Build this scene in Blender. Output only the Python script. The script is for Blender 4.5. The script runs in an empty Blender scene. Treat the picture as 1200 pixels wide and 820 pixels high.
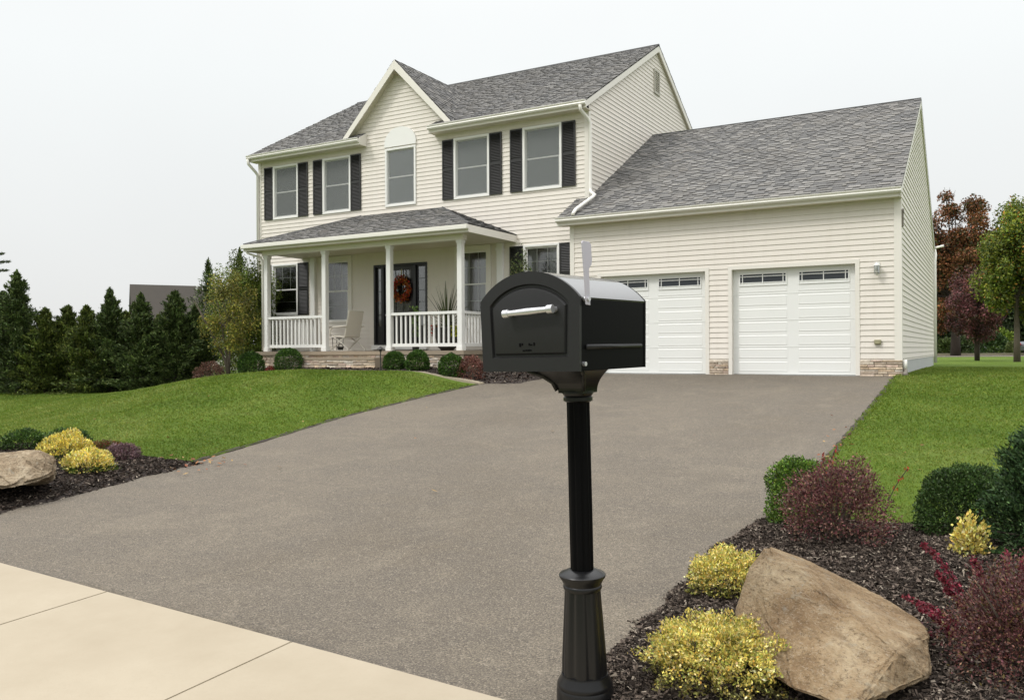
import bpy, bmesh, math, random
import numpy as np
from mathutils import Vector, Matrix, noise as mnoise
random.seed(7); rng = np.random.default_rng(7)
S = bpy.context.scene; COL = S.collection
R = math.radians
# ------------------------------------------------------------------ camera
F_PX = 984.09; YAW = R(-29.699); PIT = R(0.018); ROLL = R(-0.336)
CAM = Vector((1.712, -20.241, 0.615))
fw = Vector((math.sin(YAW)*math.cos(PIT), math.cos(YAW)*math.cos(PIT), math.sin(PIT)))
r0 = Vector((math.cos(YAW), -math.sin(YAW), 0)); u0 = r0.cross(fw)
rt = r0*math.cos(ROLL)+u0*math.sin(ROLL); up = -r0*math.sin(ROLL)+u0*math.cos(ROLL)
def at(u, v, d):                       # a point d metres ahead of the viewer's position
    return CAM+(fw+rt*((u-600)/F_PX)+up*((410-v)/F_PX))*d
def atY(u, v, Y):
    k = fw+rt*((u-600)/F_PX)+up*((410-v)/F_PX); return CAM+k*((Y-CAM.y)/k.y)
cd = bpy.data.cameras.new('camera'); cam = bpy.data.objects.new('camera', cd); COL.objects.link(cam)
m = Matrix((rt, up, -fw)).transposed().to_4x4(); m.translation = CAM; cam.matrix_world = m
cd.sensor_width = 36; cd.lens = F_PX/1200*36; cd.clip_start = .05; cd.clip_end = 3000
S.camera = cam
# ------------------------------------------------------------------ helpers
def tag(o, label=None, cat=None, group=None, kind=None):
    if label: o['label'] = label
    if cat: o['category'] = cat
    if group: o['group'] = group
    if kind: o['kind'] = kind
    return o
def empty(name, loc, label, cat, group=None, rz=0):
    o = bpy.data.objects.new(name, None); COL.objects.link(o); o.location = loc; o.rotation_euler.z = rz
    o.empty_display_size = .2
    return tag(o, label, cat, group)
class MB:
    def __init__(s): s.v = []; s.f = []; s.uv = {}
    def add(s, vs, fs):
        b = len(s.v); s.v += [tuple(p) for p in vs]; s.f += [tuple(i+b for i in f) for f in fs]; return s
    def poly(s, pts, uvs=None):
        b = len(s.v); s.v += [tuple(p) for p in pts]; s.f.append(tuple(range(b, b+len(pts))))
        if uvs: s.uv[len(s.f)-1] = uvs
        return s
    def box(s, x0, x1, y0, y1, z0, z1):
        vs = [(x, y, z) for x in (x0, x1) for y in (y0, y1) for z in (z0, z1)]
        return s.add(vs, [(0,1,3,2),(4,6,7,5),(0,4,5,1),(2,3,7,6),(0,2,6,4),(1,5,7,3)])
    def bar(s, a, b, w, h, upv=(0,0,1)):
        a = Vector(a); b = Vector(b); d = (b-a).normalized(); u = Vector(upv)
        x = d.cross(u)
        if x.length < 1e-4: x = d.cross(Vector((0,1,0)))
        x.normalize(); y = x.cross(d)
        vs = [p+x*(i*w/2)+y*(j*h/2) for p in (a, b) for i in (-1,1) for j in (-1,1)]
        return s.add(vs, [(0,1,3,2),(4,6,7,5),(0,4,5,1),(2,3,7,6),(0,2,6,4),(1,5,7,3)])
    def tube(s, pts, rad, n=10, cap=True):
        pts = [Vector(p) for p in pts]; k = len(pts)
        if not hasattr(rad, '__len__'): rad = [rad]*k
        vs = []; ref = None
        for i, p in enumerate(pts):
            d = (pts[min(i+1,k-1)]-pts[max(i-1,0)]).normalized()
            if ref is None:
                ref = d.cross(Vector((0,0,1)));
                if ref.length < .05: ref = d.cross(Vector((0,1,0)))
            x = (ref-d*ref.dot(d)).normalized(); ref = x; y = d.cross(x)
            vs += [p+(x*math.cos(2*math.pi*j/n)+y*math.sin(2*math.pi*j/n))*rad[i] for j in range(n)]
        fs = [(i*n+j, i*n+(j+1)%n, (i+1)*n+(j+1)%n, (i+1)*n+j) for i in range(k-1) for j in range(n)]
        if cap: fs += [tuple(range(n))[::-1], tuple((k-1)*n+j for j in range(n))]
        return s.add(vs, fs)
    def lathe(s, prof, n=32, c=(0,0), mod=None):
        vs = []
        for r, z in prof:
            for j in range(n):
                a = 2*math.pi*j/n; q = r*(mod(a, z) if mod else 1)
                vs.append((c[0]+q*math.cos(a), c[1]+q*math.sin(a), z))
        k = len(prof)
        fs = [(i*n+j, i*n+(j+1)%n, (i+1)*n+(j+1)%n, (i+1)*n+j) for i in range(k-1) for j in range(n)]
        fs += [tuple(range(n))[::-1], tuple((k-1)*n+j for j in range(n))]
        return s.add(vs, fs)
    def build(s, name, mat, parent=None, smooth=False, bevel=0, seg=2, auto=None):
        me = bpy.data.meshes.new(name); me.from_pydata(s.v, [], s.f); me.update()
        if s.uv:
            l = me.uv_layers.new(name='UVMap')
            for fi, uvs in s.uv.items():
                p = me.polygons[fi]
                for k, li in enumerate(p.loop_indices): l.data[li].uv = uvs[k]
        bm = bmesh.new(); bm.from_mesh(me)
        if not s.uv: bmesh.ops.recalc_face_normals(bm, faces=bm.faces)
        if bevel: bmesh.ops.bevel(bm, geom=[e for e in bm.edges if len(e.link_faces)==2 and e.calc_face_angle(0)>.5], offset=bevel, segments=seg, affect='EDGES', clamp_overlap=True)
        if auto:
            for e in bm.edges:
                if len(e.link_faces)==2 and e.calc_face_angle(0)>auto: e.smooth = False
        if smooth or auto:
            for f in bm.faces: f.smooth = True
        bm.to_mesh(me); bm.free()
        o = bpy.data.objects.new(name, me); COL.objects.link(o)
        if mat: me.materials.append(mat)
        if parent: o.parent = parent
        return o
def np_mesh(name, V, Fq, mat, parent=None, col=None, nper=4, smooth=False):
    V = np.asarray(V, np.float32); Fq = np.asarray(Fq, np.int32).ravel(); nf = len(Fq)//nper
    me = bpy.data.meshes.new(name); me.vertices.add(len(V)); me.vertices.foreach_set('co', V.ravel())
    me.loops.add(len(Fq)); me.loops.foreach_set('vertex_index', Fq); me.polygons.add(nf)
    me.polygons.foreach_set('loop_start', np.arange(nf, dtype=np.int32)*nper)
    me.polygons.foreach_set('loop_total', np.full(nf, nper, np.int32))
    if smooth: me.polygons.foreach_set('use_smooth', np.ones(nf, bool))
    if col is not None:
        a = me.color_attributes.new('leafcol', 'FLOAT_COLOR', 'POINT')
        c = np.ones((len(V), 4), np.float32); c[:, :3] = col; a.data.foreach_set('color', c.ravel())
    me.update(calc_edges=True); me.materials.append(mat)
    o = bpy.data.objects.new(name, me); COL.objects.link(o)
    if parent: o.parent = parent
    return o
# ------------------------------------------------------------------ materials
def newmat(name):
    m = bpy.data.materials.new(name); m.use_nodes = True; nt = m.node_tree; return m, nt, nt.nodes['Principled BSDF']
def nz(nt, scale, detail=4, rough=.6, vec=None, dist=0):
    n = nt.nodes.new('ShaderNodeTexNoise'); n.inputs['Scale'].default_value = scale; n.inputs['Detail'].default_value = detail
    n.inputs['Roughness'].default_value = rough; n.inputs['Distortion'].default_value = dist
    if vec: nt.links.new(vec, n.inputs['Vector'])
    return n.outputs['Fac']
def objco(nt, sc=None, rot=None):
    t = nt.nodes.new('ShaderNodeTexCoord'); o = t.outputs['Object']
    if sc or rot:
        mp = nt.nodes.new('ShaderNodeMapping'); nt.links.new(o, mp.inputs['Vector']); o = mp.outputs['Vector']
        if sc: mp.inputs['Scale'].default_value = sc
        if rot: mp.inputs['Rotation'].default_value = rot
    return o
def ramp(nt, fac, stops):
    r = nt.nodes.new('ShaderNodeValToRGB'); nt.links.new(fac, r.inputs['Fac']); el = r.color_ramp.elements
    for i, (p, c) in enumerate(stops):
        e = el[i] if i < 2 else el.new(p)
        e.position = p; e.color = (*c, 1) if hasattr(c, '__len__') else (c, c, c, 1)
    return r.outputs['Color']
def mix(nt, fac, a, b, mode='MIX'):
    n = nt.nodes.new('ShaderNodeMix'); n.data_type = 'RGBA'; n.blend_type = mode
    for s, x in ((n.inputs[0], fac), (n.inputs[6], a), (n.inputs[7], b)):
        if hasattr(x, 'is_output'): nt.links.new(x, s)
        elif hasattr(x, '__len__'): s.default_value = (*x, 1)
        else: s.default_value = x if s == n.inputs[0] else (x, x, x, 1)
    return n.outputs[2]
def bump(nt, b, h, strength=.3, dist=.01):
    n = nt.nodes.new('ShaderNodeBump'); n.inputs['Strength'].default_value = strength; n.inputs['Distance'].default_value = dist
    nt.links.new(h, n.inputs['Height']); nt.links.new(n.outputs['Normal'], b.inputs['Normal'])
def plain(name, col, rough=.5, var=.08, scale=3, metal=0, coat=0, bmp=0, bscale=60, spec=None):
    m, nt, b = newmat(name); v = objco(nt)
    f = nz(nt, scale, 5, .65, v)
    c = mix(nt, f, [x*(1-var) for x in col], [min(1, x*(1+var)) for x in col])
    nt.links.new(c, b.inputs['Base Color']); b.inputs['Roughness'].default_value = rough; b.inputs['Metallic'].default_value = metal
    b.inputs['Coat Weight'].default_value = coat
    if spec is not None: b.inputs['Specular IOR Level'].default_value = spec
    if bmp: bump(nt, b, nz(nt, bscale, 4, .6, v), bmp, .005)
    return m
M = {}
M['siding'] = plain('cream_vinyl_siding', (.655,.61,.545), .5, .05, .7, bmp=.06, bscale=25)
m, nt, b = newmat('cream_vinyl_siding'); v = objco(nt); f = nz(nt, .7, 5, .65, v)
c = mix(nt, f, (.64,.595,.535), (.71,.665,.60)); c = mix(nt, ramp(nt, nz(nt, 1, 5, .7, objco(nt, (5,5,.35))), [(.5, 0.), (.78, .28)]), c, (.50,.455,.385))
nt.links.new(c, b.inputs['Base Color']); b.inputs['Roughness'].default_value = .5; bump(nt, b, nz(nt, 2.2, 3, .5, v), .25, .02); M['siding'] = m
M['trim'] = plain('off_white_trim', (.70,.67,.61), .45, .03)
M['white'] = plain('white_paint', (.74,.735,.71), .4, .025, 2)
M['gutter'] = plain('cream_gutter_enamel', (.72,.70,.645), .35, .03)
M['soffit'] = plain('cream_soffit', (.62,.58,.47), .5, .04)
M['black'] = plain('black_shutter_vinyl', (.014,.0135,.013), .5, .2, 4)
M['doorblack'] = plain('black_door_paint', (.012,.012,.014), .3, .2, 3)
M['concrete_f'] = plain('grey_foundation_concrete', (.40,.41,.40), .85, .1, 3, bmp=.3)
M['slab'] = plain('brownish_porch_slab', (.27,.22,.16), .8, .15, 3, bmp=.2)
M['gdoor'] = plain('white_garage_door_paint', (.72,.725,.70), .38, .02, 1.5)
m, nt, b = newmat('insect_screen_mesh'); b.inputs['Base Color'].default_value = (.24,.255,.25,1); b.inputs['Roughness'].default_value = .8
tr = nt.nodes.new('ShaderNodeBsdfTransparent'); ms = nt.nodes.new('ShaderNodeMixShader'); ms.inputs[0].default_value = .42
nt.links.new(tr.outputs[0], ms.inputs[1]); nt.links.new(b.outputs[0], ms.inputs[2]); nt.links.new(ms.outputs[0], nt.nodes['Material Output'].inputs[0]); M['screen'] = m
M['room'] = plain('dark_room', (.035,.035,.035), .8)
M['curtain'] = plain('pale_curtain', (.42,.42,.40), .8, .1)
M['blind'] = plain('grey_window_screen', (.155,.165,.16), .7, .12, 5)
M['ventm'] = plain('grey_beige_vent', (.42,.40,.34), .5)
M['metergrey'] = plain('weathered_meter_grey', (.16,.14,.11), .5, .4, 20)
M['cap'] = plain('ridge_cap_shingle', (.07,.07,.07), .9, .3, 9)
M['stonegrout'] = plain('stone_grout', (.22,.18,.13), .9)
M['bark'] = plain('grey_brown_bark', (.10,.08,.06), .9, .4, 14, bmp=.8, bscale=30)
M['darkbark'] = plain('dark_bark', (.04,.03,.022), .9, .4, 14, bmp=.8, bscale=30)
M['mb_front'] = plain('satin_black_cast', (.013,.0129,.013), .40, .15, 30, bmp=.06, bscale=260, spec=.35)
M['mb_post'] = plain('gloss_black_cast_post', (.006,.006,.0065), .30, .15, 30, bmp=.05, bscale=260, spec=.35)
M['mb_body'] = plain('shade_darkened_black', (.0035,.0035,.0038), .45, .1, 8, spec=.05)  # darker copy of the box's black, shade painted into the colour
M['mb_roof'] = plain('sheen_lightened_black', (.05,.05,.051), .32, .05, 8, coat=1, spec=1)  # same black lightened, sky sheen on the box top painted into the base
M['silver'] = plain('brushed_silver', (.62,.62,.64), .34, .04, 10, metal=.75)
M['flagm'] = plain('satin_aluminium_flag', (.44,.42,.465), .36, .04, 10, metal=.2)
M['chair'] = plain('beige_chair', (.68,.64,.56), .6)
M['pot'] = plain('dark_pot', (.03,.028,.025), .5)
M['brownroof'] = plain('brown_neighbour_roof', (.036,.030,.023), .9, .2, 1.5)
M['paletan'] = plain('pale_wall', (.50,.48,.42), .7)
M['carpaint'] = plain('grey_car_paint', (.12,.13,.16), .3, .05, coat=.6)
M['tyre'] = plain('tyre_rubber', (.02,.02,.02), .8)
M['redlens'] = plain('red_lens', (.55,.02,.02), .25)
M['carglass'] = plain('car_glass', (.02,.025,.03), .1)
M['outlet'] = plain('tan_outlet_cover', (.30,.28,.17), .5)
# glass
m, nt, b = newmat('window_glass'); nt.nodes.remove(b)
tr = nt.nodes.new('ShaderNodeBsdfTransparent'); tr.inputs[0].default_value = (.86,.88,.87,1)
gl = nt.nodes.new('ShaderNodeBsdfGlossy'); gl.inputs['Roughness'].default_value = .09
fr = nt.nodes.new('ShaderNodeFresnel'); fr.inputs['IOR'].default_value = 1.55
ad = nt.nodes.new('ShaderNodeMath'); ad.inputs[1].default_value = .06; nt.links.new(fr.outputs[0], ad.inputs[0])
ms = nt.nodes.new('ShaderNodeMixShader'); nt.links.new(ad.outputs[0], ms.inputs[0]); nt.links.new(tr.outputs[0], ms.inputs[1]); nt.links.new(gl.outputs[0], ms.inputs[2])
nt.links.new(ms.outputs[0], nt.nodes['Material Output'].inputs[0]); M['glass'] = m
# shingles: every tab is geometry with its own granule tone
m, nt, b = newmat('grey_asphalt_shingles'); v = objco(nt)
a = nt.nodes.new('ShaderNodeAttribute'); a.attribute_name = 'leafcol'
c2 = mix(nt, .28, a.outputs['Color'], ramp(nt, nz(nt, 45, 3, .7, v), [(.35, .03), (.65, .30)]))
c3 = mix(nt, ramp(nt, nz(nt, .7, 4, .6, v), [(.4, 0.), (.7, .22)]), c2, (.15,.135,.115))
nt.links.new(c3, b.inputs['Base Color']); b.inputs['Roughness'].default_value = .92; b.inputs['Specular IOR Level'].default_value = .25
bump(nt, b, nz(nt, 70, 3, .7, v), .5, .006); M['shingle'] = m
# asphalt
m, nt, b = newmat('weathered_asphalt'); v = objco(nt)
agg = nz(nt, 75, 4, .85, v)
base = ramp(nt, nz(nt, .35, 6, .62, v), [(.3, (.105,.084,.058)), (.5, (.118,.098,.073)), (.72, (.146,.120,.086))])
base = mix(nt, ramp(nt, nz(nt, 1.3, 6, .72, objco(nt, (1,2.0,1)), .5), [(.45, 0.), (.70, .55)]), base, (.082,.070,.056))
base = mix(nt, ramp(nt, nz(nt, .8, 5, .7, objco(nt, (1.5,1,1)), .8), [(.52, 0.), (.72, .55)]), base, (.185,.155,.112))
spk = mix(nt, ramp(nt, agg, [(.38, 1.), (.50, 0.)]), base, (.032,.027,.021))
spk = mix(nt, ramp(nt, agg, [(.56, 0.), (.64, .85)]), spk, (.33,.285,.22))
spk = mix(nt, ramp(nt, nz(nt, 24, 5, .85, v), [(.36, .6), (.48, 0.)]), spk, (.075,.063,.05))
spk = mix(nt, ramp(nt, nz(nt, 17, 5, .85, v), [(.56, 0.), (.66, .5)]), spk, (.25,.215,.165))
nt.links.new(spk, b.inputs['Base Color']); b.inputs['Roughness'].default_value = .88
bump(nt, b, agg, .8, .006); M['asphalt'] = m
# concrete
m, nt, b = newmat('pale_sidewalk_concrete'); v = objco(nt)
cc = ramp(nt, nz(nt, 1.1, 6, .65, v), [(.3, (.292,.246,.176)), (.7, (.342,.294,.218))])
cc = mix(nt, ramp(nt, nz(nt, 45, 3, .7, v), [(.3, .35), (.45, 0.)]), cc, (.28,.24,.17))
cc = mix(nt, ramp(nt, nz(nt, 4, 6, .75, v, .6), [(.58, 0.), (.75, .3)]), cc, (.30,.25,.18))
nt.links.new(cc, b.inputs['Base Color']); b.inputs['Roughness'].default_value = .85; bump(nt, b, nz(nt, 90, 3, .6, v), .25, .004); M['walk'] = m
# soil / mulch
m, nt, b = newmat('dark_bark_mulch'); v = objco(nt)
cc = ramp(nt, nz(nt, 55, 5, .75, v), [(.3, (.012,.009,.007)), (.75, (.075,.055,.045))])
nt.links.new(cc, b.inputs['Base Color']); b.inputs['Roughness'].default_value = .95; bump(nt, b, nz(nt, 40, 4, .7, v), 1, .03); M['mulch'] = m
# lawn
def grasscol(nt, v):
    a = ramp(nt, nz(nt, .45, 5, .6, v), [(.32, (.076,.130,.014)), (.5, (.116,.180,.021)), (.68, (.172,.225,.045))])
    a = mix(nt, ramp(nt, nz(nt, 2.6, 4, .65, objco(nt, (1,1.8,1))), [(.4, 0.), (.7, .5)]), a, (.115,.165,.035))
    a = mix(nt, ramp(nt, nz(nt, .9, 5, .7, objco(nt, (1,1.6,1)), .7), [(.56, 0.), (.74, .45)]), a, (.185,.20,.06))
    return a
m, nt, b = newmat('mown_lawn'); v = objco(nt)
g = grasscol(nt, v); g = mix(nt, ramp(nt, nz(nt, 60, 4, .7, v), [(.35, .6), (.65, .15)]), g, (.04,.07,.008))
nt.links.new(g, b.inputs['Base Color']); b.inputs['Roughness'].default_value = .9; b.inputs['Specular IOR Level'].default_value = .1
bump(nt, b, nz(nt, 50, 4, .7, v), 1, .03); M['lawn'] = m
def leafmat(name, rough=.55, trans=.25, spec=.3):
    m, nt, b = newmat(name); a = nt.nodes.new('ShaderNodeAttribute'); a.attribute_name = 'leafcol'
    nt.links.new(a.outputs['Color'], b.inputs['Base Color']); b.inputs['Roughness'].default_value = rough; b.inputs['Specular IOR Level'].default_value = spec
    t = nt.nodes.new('ShaderNodeBsdfTranslucent'); nt.links.new(a.outputs['Color'], t.inputs[0])
    ms = nt.nodes.new('ShaderNodeMixShader'); ms.inputs[0].default_value = trans
    nt.links.new(b.outputs[0], ms.inputs[1]); nt.links.new(t.outputs[0], ms.inputs[2]); nt.links.new(ms.outputs[0], nt.nodes['Material Output'].inputs[0])
    return m
M['leaf'] = leafmat('leaves'); M['needle'] = leafmat('needles', .6, .12, .2); M['chips'] = leafmat('mulch_chips', .95, 0, .1)
# grass blades: world-position tint like the lawn
m, nt, b = newmat('grass_blades'); g = grasscol(nt, objco(nt)); a = nt.nodes.new('ShaderNodeAttribute'); a.attribute_name = 'leafcol'
g = mix(nt, 1., g, a.outputs['Color'], 'MULTIPLY'); nt.links.new(g, b.inputs['Base Color']); b.inputs['Roughness'].default_value = .6; b.inputs['Specular IOR Level'].default_value = .15
t = nt.nodes.new('ShaderNodeBsdfTranslucent'); nt.links.new(g, t.inputs[0]); ms = nt.nodes.new('ShaderNodeMixShader'); ms.inputs[0].default_value = .3
nt.links.new(b.outputs[0], ms.inputs[1]); nt.links.new(t.outputs[0], ms.inputs[2]); nt.links.new(ms.outputs[0], nt.nodes['Material Output'].inputs[0]); M['blades'] = m
# boulder
def rockmat(name, c1, c2, c3, slope):
    m, nt, b = newmat(name); v = objco(nt)
    n1 = rt*math.sin(slope)+Vector((0,0,1))*math.cos(slope); n2 = rt*math.cos(slope)-Vector((0,0,1))*math.sin(slope)
    cmb = nt.nodes.new('ShaderNodeCombineXYZ')
    for k, (ax, sc) in enumerate(((n1, 12), (n2, 2.6), (fw, 5))):
        d = nt.nodes.new('ShaderNodeVectorMath'); d.operation = 'DOT_PRODUCT'; nt.links.new(v, d.inputs[0]); d.inputs[1].default_value = Vector(ax)*sc; nt.links.new(d.outputs['Value'], cmb.inputs[k])
    w = cmb.outputs[0]
    st_ = nz(nt, 1, 7, .72, w, .5); st2 = nz(nt, 3.1, 6, .75, w, .3)
    c = ramp(nt, nz(nt, 2.4, 6, .68, v, .5), [(.36, c1), (.5, c2), (.64, c3)])
    c = mix(nt, ramp(nt, st_, [(.38, .5), (.50, 0.)]), c, [x*.7 for x in c1])
    c = mix(nt, ramp(nt, st_, [(.56, 0.), (.66, .45)]), c, (.52,.43,.30))
    c = mix(nt, ramp(nt, st2, [(.60, 0.), (.68, .6)]), c, (.55,.48,.37))
    c = mix(nt, ramp(nt, nz(nt, 38, 5, .85, v), [(.36, .75), (.48, 0.)]), c, [x*.45 for x in c1])
    c = mix(nt, ramp(nt, nz(nt, 85, 4, .8, v), [(.54, 0.), (.66, .55)]), c, (.52,.46,.36))
    c = mix(nt, ramp(nt, nz(nt, 7, 5, .7, v), [(.60, 0.), (.70, .5)]), c, (.36,.35,.29))
    nt.links.new(c, b.inputs['Base Color']); b.inputs['Roughness'].default_value = .92; b.inputs['Specular IOR Level'].default_value = .2
    h = None
    for src, k in ((st_, 1.0), (st2, .5), (nz(nt, 30, 7, .8, v), .7)):
        mm = nt.nodes.new('ShaderNodeMath'); mm.operation = 'MULTIPLY_ADD'; nt.links.new(src, mm.inputs[0]); mm.inputs[1].default_value = k
        if h is not None: nt.links.new(h, mm.inputs[2])
        else: mm.inputs[2].default_value = 0
        h = mm.outputs[0]
    bump(nt, b, h, 1, .045); return m
# ledge stones (colour attribute)
M['stone'] = plain('ledge_stone', (.5,.42,.3), .9)
m, nt, b = newmat('ledge_stone_mixed'); a = nt.nodes.new('ShaderNodeAttribute'); a.attribute_name = 'leafcol'; v = objco(nt)
c = mix(nt, ramp(nt, nz(nt, 18, 5, .7, v), [(.4, .5), (.6, 0.)]), a.outputs['Color'], (.25,.19,.13))
nt.links.new(c, b.inputs['Base Color']); b.inputs['Roughness'].default_value = .9; bump(nt, b, nz(nt, 30, 4, .7, v), .6, .01); M['stonemix'] = m

# ------------------------------------------------------------------ ground shape
def sst(a, b, x):
    t = np.clip((np.asarray(x, float)-a)/(b-a), 0, 1); return t*t*(3-2*t)
def P(Y):
    Y = np.asarray(Y, float)
    return np.where(Y > 0, 0, np.where(Y > -15.8, .083*Y, -1.311+.03*(np.maximum(Y, -20)+15.8)))
ELY = [-16.3,-14.74,-13.6,-12.1,-10.5,-7.9,-4.8,-1.7, .5]; ELX = [-8.3,-8.28,-8.35,-8.38,-8.62,-9.08,-9.28,-9.24,-9.24]
ERY = [-16.3,-15.75,-14.67,-13.0,-12.1,-8.8,-6.8,-.4,.5]; ERX = [-.2,-.21,-.25,-.2,-.13,-.09,-.09,-.13,-.1]
def edgeL(Y): return np.interp(Y, ELY, ELX)
def edgeR(Y): return np.interp(Y, ERY, ERX)
def SWY(X): return -15.87-.063*(np.clip(X, -14, 8)+6.2)
def G(X, Y):
    X = np.asarray(X, float); Y = np.asarray(Y, float); p = P(Y)
    left = sst(0, 2.2, edgeL(Y)-X)
    tgt = p+(.085-p)*sst(-9.5, -3, Y)
    z = p+.015+left*(tgt-p)
    z = z-np.interp(-X, [14.8,16.9,18.4,20.3,22.4,24,27], [0,.13,.33,.57,.80,.88,.92])
    z = z+.02*np.sin(X*.9)*np.cos(Y*.7)*sst(0, 1.5, np.maximum(edgeL(Y)-X, X-edgeR(Y)))*sst(30, 5, np.abs(Y))
    return z
ys = np.concatenate([[-400,-120,-50,-30,-24,-21], np.arange(-20, -16.2, .6), [-15.89, -15.87], np.arange(-15.6, 2, .3), np.arange(2, 30, 1.5), [32,38,45,55,70,100,150,250,420]])
ts = np.concatenate([-np.array([420,250,150,100,70,50,40,32,26,22]), np.arange(-19, -3, .5), np.arange(-3, -.3, .25), [-.15, 0]])
rows = []; V = []
tr_ = np.concatenate([[0,.15], np.arange(.4, 4, .3), np.arange(4, 12, .7), [13,15,18,22,28,36,50,80,140,250,420]])
for y in ys:
    k = sst(-10, -15, y)*(1 if y > -25 else 0)
    yc = max(min(y, .4), -16.2)
    xl = edgeL(yc)+ts; xr = edgeR(yc)+tr_
    xi = np.array([xl[-1]+.03, xl[-1]+2.5, xl[-1]+5, xr[0]-.03]); X = np.concatenate([xl, xi, xr])
    Y = y+k*(-.063*(np.clip(X, -14, 8)+6.2))
    Z = G(X, Y)
    nl = len(xl)
    if -15.95 < y < .45: Z[nl:nl+4] = P(Y[nl:nl+4])-.06
    if y < -15.88: Z = P(Y)-.07
    V += [np.stack([X, Y, Z], 1)]
nc = len(ts)+4+len(tr_); nr = len(ys); V = np.concatenate(V)
ii = (np.arange(nr-1)[:, None]*nc+np.arange(nc-1)[None]).ravel()
tag(np_mesh('lawn_ground', V, np.stack([ii, ii+1, ii+nc+1, ii+nc], 1), M['lawn'], smooth=True), kind='structure')
# driveway sheet
V = []; yy = np.arange(-16.3, .01, .15); fx = np.linspace(0, 1, 30)
yy = np.append(yy, .14)
for y in yy:
    yc = y; l = edgeL(y)-.03+.02*math.sin(y*5.1)+.015*math.sin(y*13); r_ = edgeR(y)+.03+.015*math.sin(y*7)+.012*math.sin(y*17+1)
    X = l+(r_-l)*fx; Y = np.maximum(y, SWY(X)+.004) if y < -15 else np.full(30, y)
    Z = P(Y)+.004*np.sin(X*1.3)*np.cos(y*.8)
    V.append(np.stack([X, Y, Z], 1))
V = np.concatenate(V); ii = (np.arange(len(yy)-1)[:, None]*30+np.arange(29)[None]).ravel()
tag(np_mesh('driveway', V, np.stack([ii, ii+1, ii+31, ii+30], 1), M['asphalt'], smooth=True), kind='structure')
for ef, sg in ((edgeL, -1), (edgeR, 1)):
    yy2 = np.arange(-11.9 if sg < 0 else -11.9, -.05, .09); V = []
    for y in yy2:
        e0 = float(ef(y)); j1 = .02*math.sin(y*9)+.015*math.sin(y*23); w1 = .06+.03*math.sin(y*4.3+sg)+.02*math.sin(y*15)
        V += [(e0-sg*(.02+j1*.6), y, float(P(y))+.007), (e0+sg*w1*.5, y, float(G(e0+sg*w1*.5, y))+.006), (e0+sg*(w1+j1), y, float(G(e0+sg*(w1+j1), y))+.001)]
    n_ = len(yy2); tag(np_mesh('soil_edge', V, [(3*i+k, 3*i+k+1, 3*i+k+4, 3*i+k+3) for i in range(n_-1) for k in (0, 1)], M['mulch'], smooth=True), kind='structure')
# sidewalk slabs (one paved strip, joints are its gaps)
sb = MB(); xj = [-25.9+2.143*i for i in range(0, 20)]
for i in range(len(xj)-1):
    a, b_ = xj[i]+.003, xj[i+1]-.003
    top = []; pts = [(a, SWY(a)-.012), (b_, SWY(b_)-.012), (b_, SWY(b_)-2.3), (a, SWY(a)-2.3)]
    t = [(x, y, float(P(y))+.014) for x, y in pts]; bt = [(x, y, z-.09) for x, y, z in t]
    sb.add(t+bt, [(0,3,2,1),(4,5,6,7),(0,1,5,4),(1,2,6,5),(2,3,7,6),(3,0,4,7)])
tag(sb.build('sidewalk', M['walk'], bevel=.006), kind='structure')
# street behind the viewer and the far road to the right
rb = MB(); pts = [(-200, -30), (200, -30), (200, -22.2), (-200, -22.2)]; rb.add([(x, y, -1.50+(.003 if 0 else 0)+.02) for x, y in pts], [(0,1,2,3)])
tag(rb.build('street', M['asphalt']), kind='structure')
# ------------------------------------------------------------------ beds
def inside_dist(poly, X, Y):
    n = len(poly); d = np.full(X.shape, 1e9); ins = np.zeros(X.shape, bool)
    for i in range(n):
        x1, y1 = poly[i]; x2, y2 = poly[(i+1) % n]
        dx, dy = x2-x1, y2-y1; t = np.clip(((X-x1)*dx+(Y-y1)*dy)/(dx*dx+dy*dy), 0, 1)
        d = np.minimum(d, np.hypot(X-x1-t*dx, Y-y1-t*dy))
        c = ((y1 > Y) != (y2 > Y)) & (X < (x2-x1)*(Y-y1)/(y2-y1+1e-12)+x1); ins ^= c
    return np.where(ins, d, -d)
BED_R = [(-.30,-12.95),(-.22,-12.2),(.35,-12.0),(1.0,-11.95),(1.6,-11.55),(2.4,-11.4),(4.2,-11.5),(4.4,-16.3),(-.20,-16.25),(-.30,-15.6),(-.34,-14.3)]
BED_L = [(-8.24,-12.0),(-9.3,-11.95),(-10.4,-11.7),(-12.2,-11.5),(-14,-12.4),(-14,-15.2),(-8.18,-15.6),(-8.19,-14.7),(-8.22,-13.4)]
BED_H = [(-21.4,-.2),(-21.6,-1.9),(-20.2,-2.7),(-17,-3.0),(-13.6,-2.75),(-9.3,-2.55),(-8.3,-2.3),(-8.1,0.2),(-8.1,.8),(-21.4,.8)]
def bedz(poly, X, Y, hmax):
    d = inside_dist(poly, X, Y); w = .05*np.sin(X*7+Y*3)+.04*np.sin(Y*11-X*4)
    h = -.05+.075*sst(-.12, .1, d+w*.6)+hmax*sst(.05, 1.1, d)
    return G(X, Y)+h+.012*np.sin(X*9)*np.sin(Y*8+1), d
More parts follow.
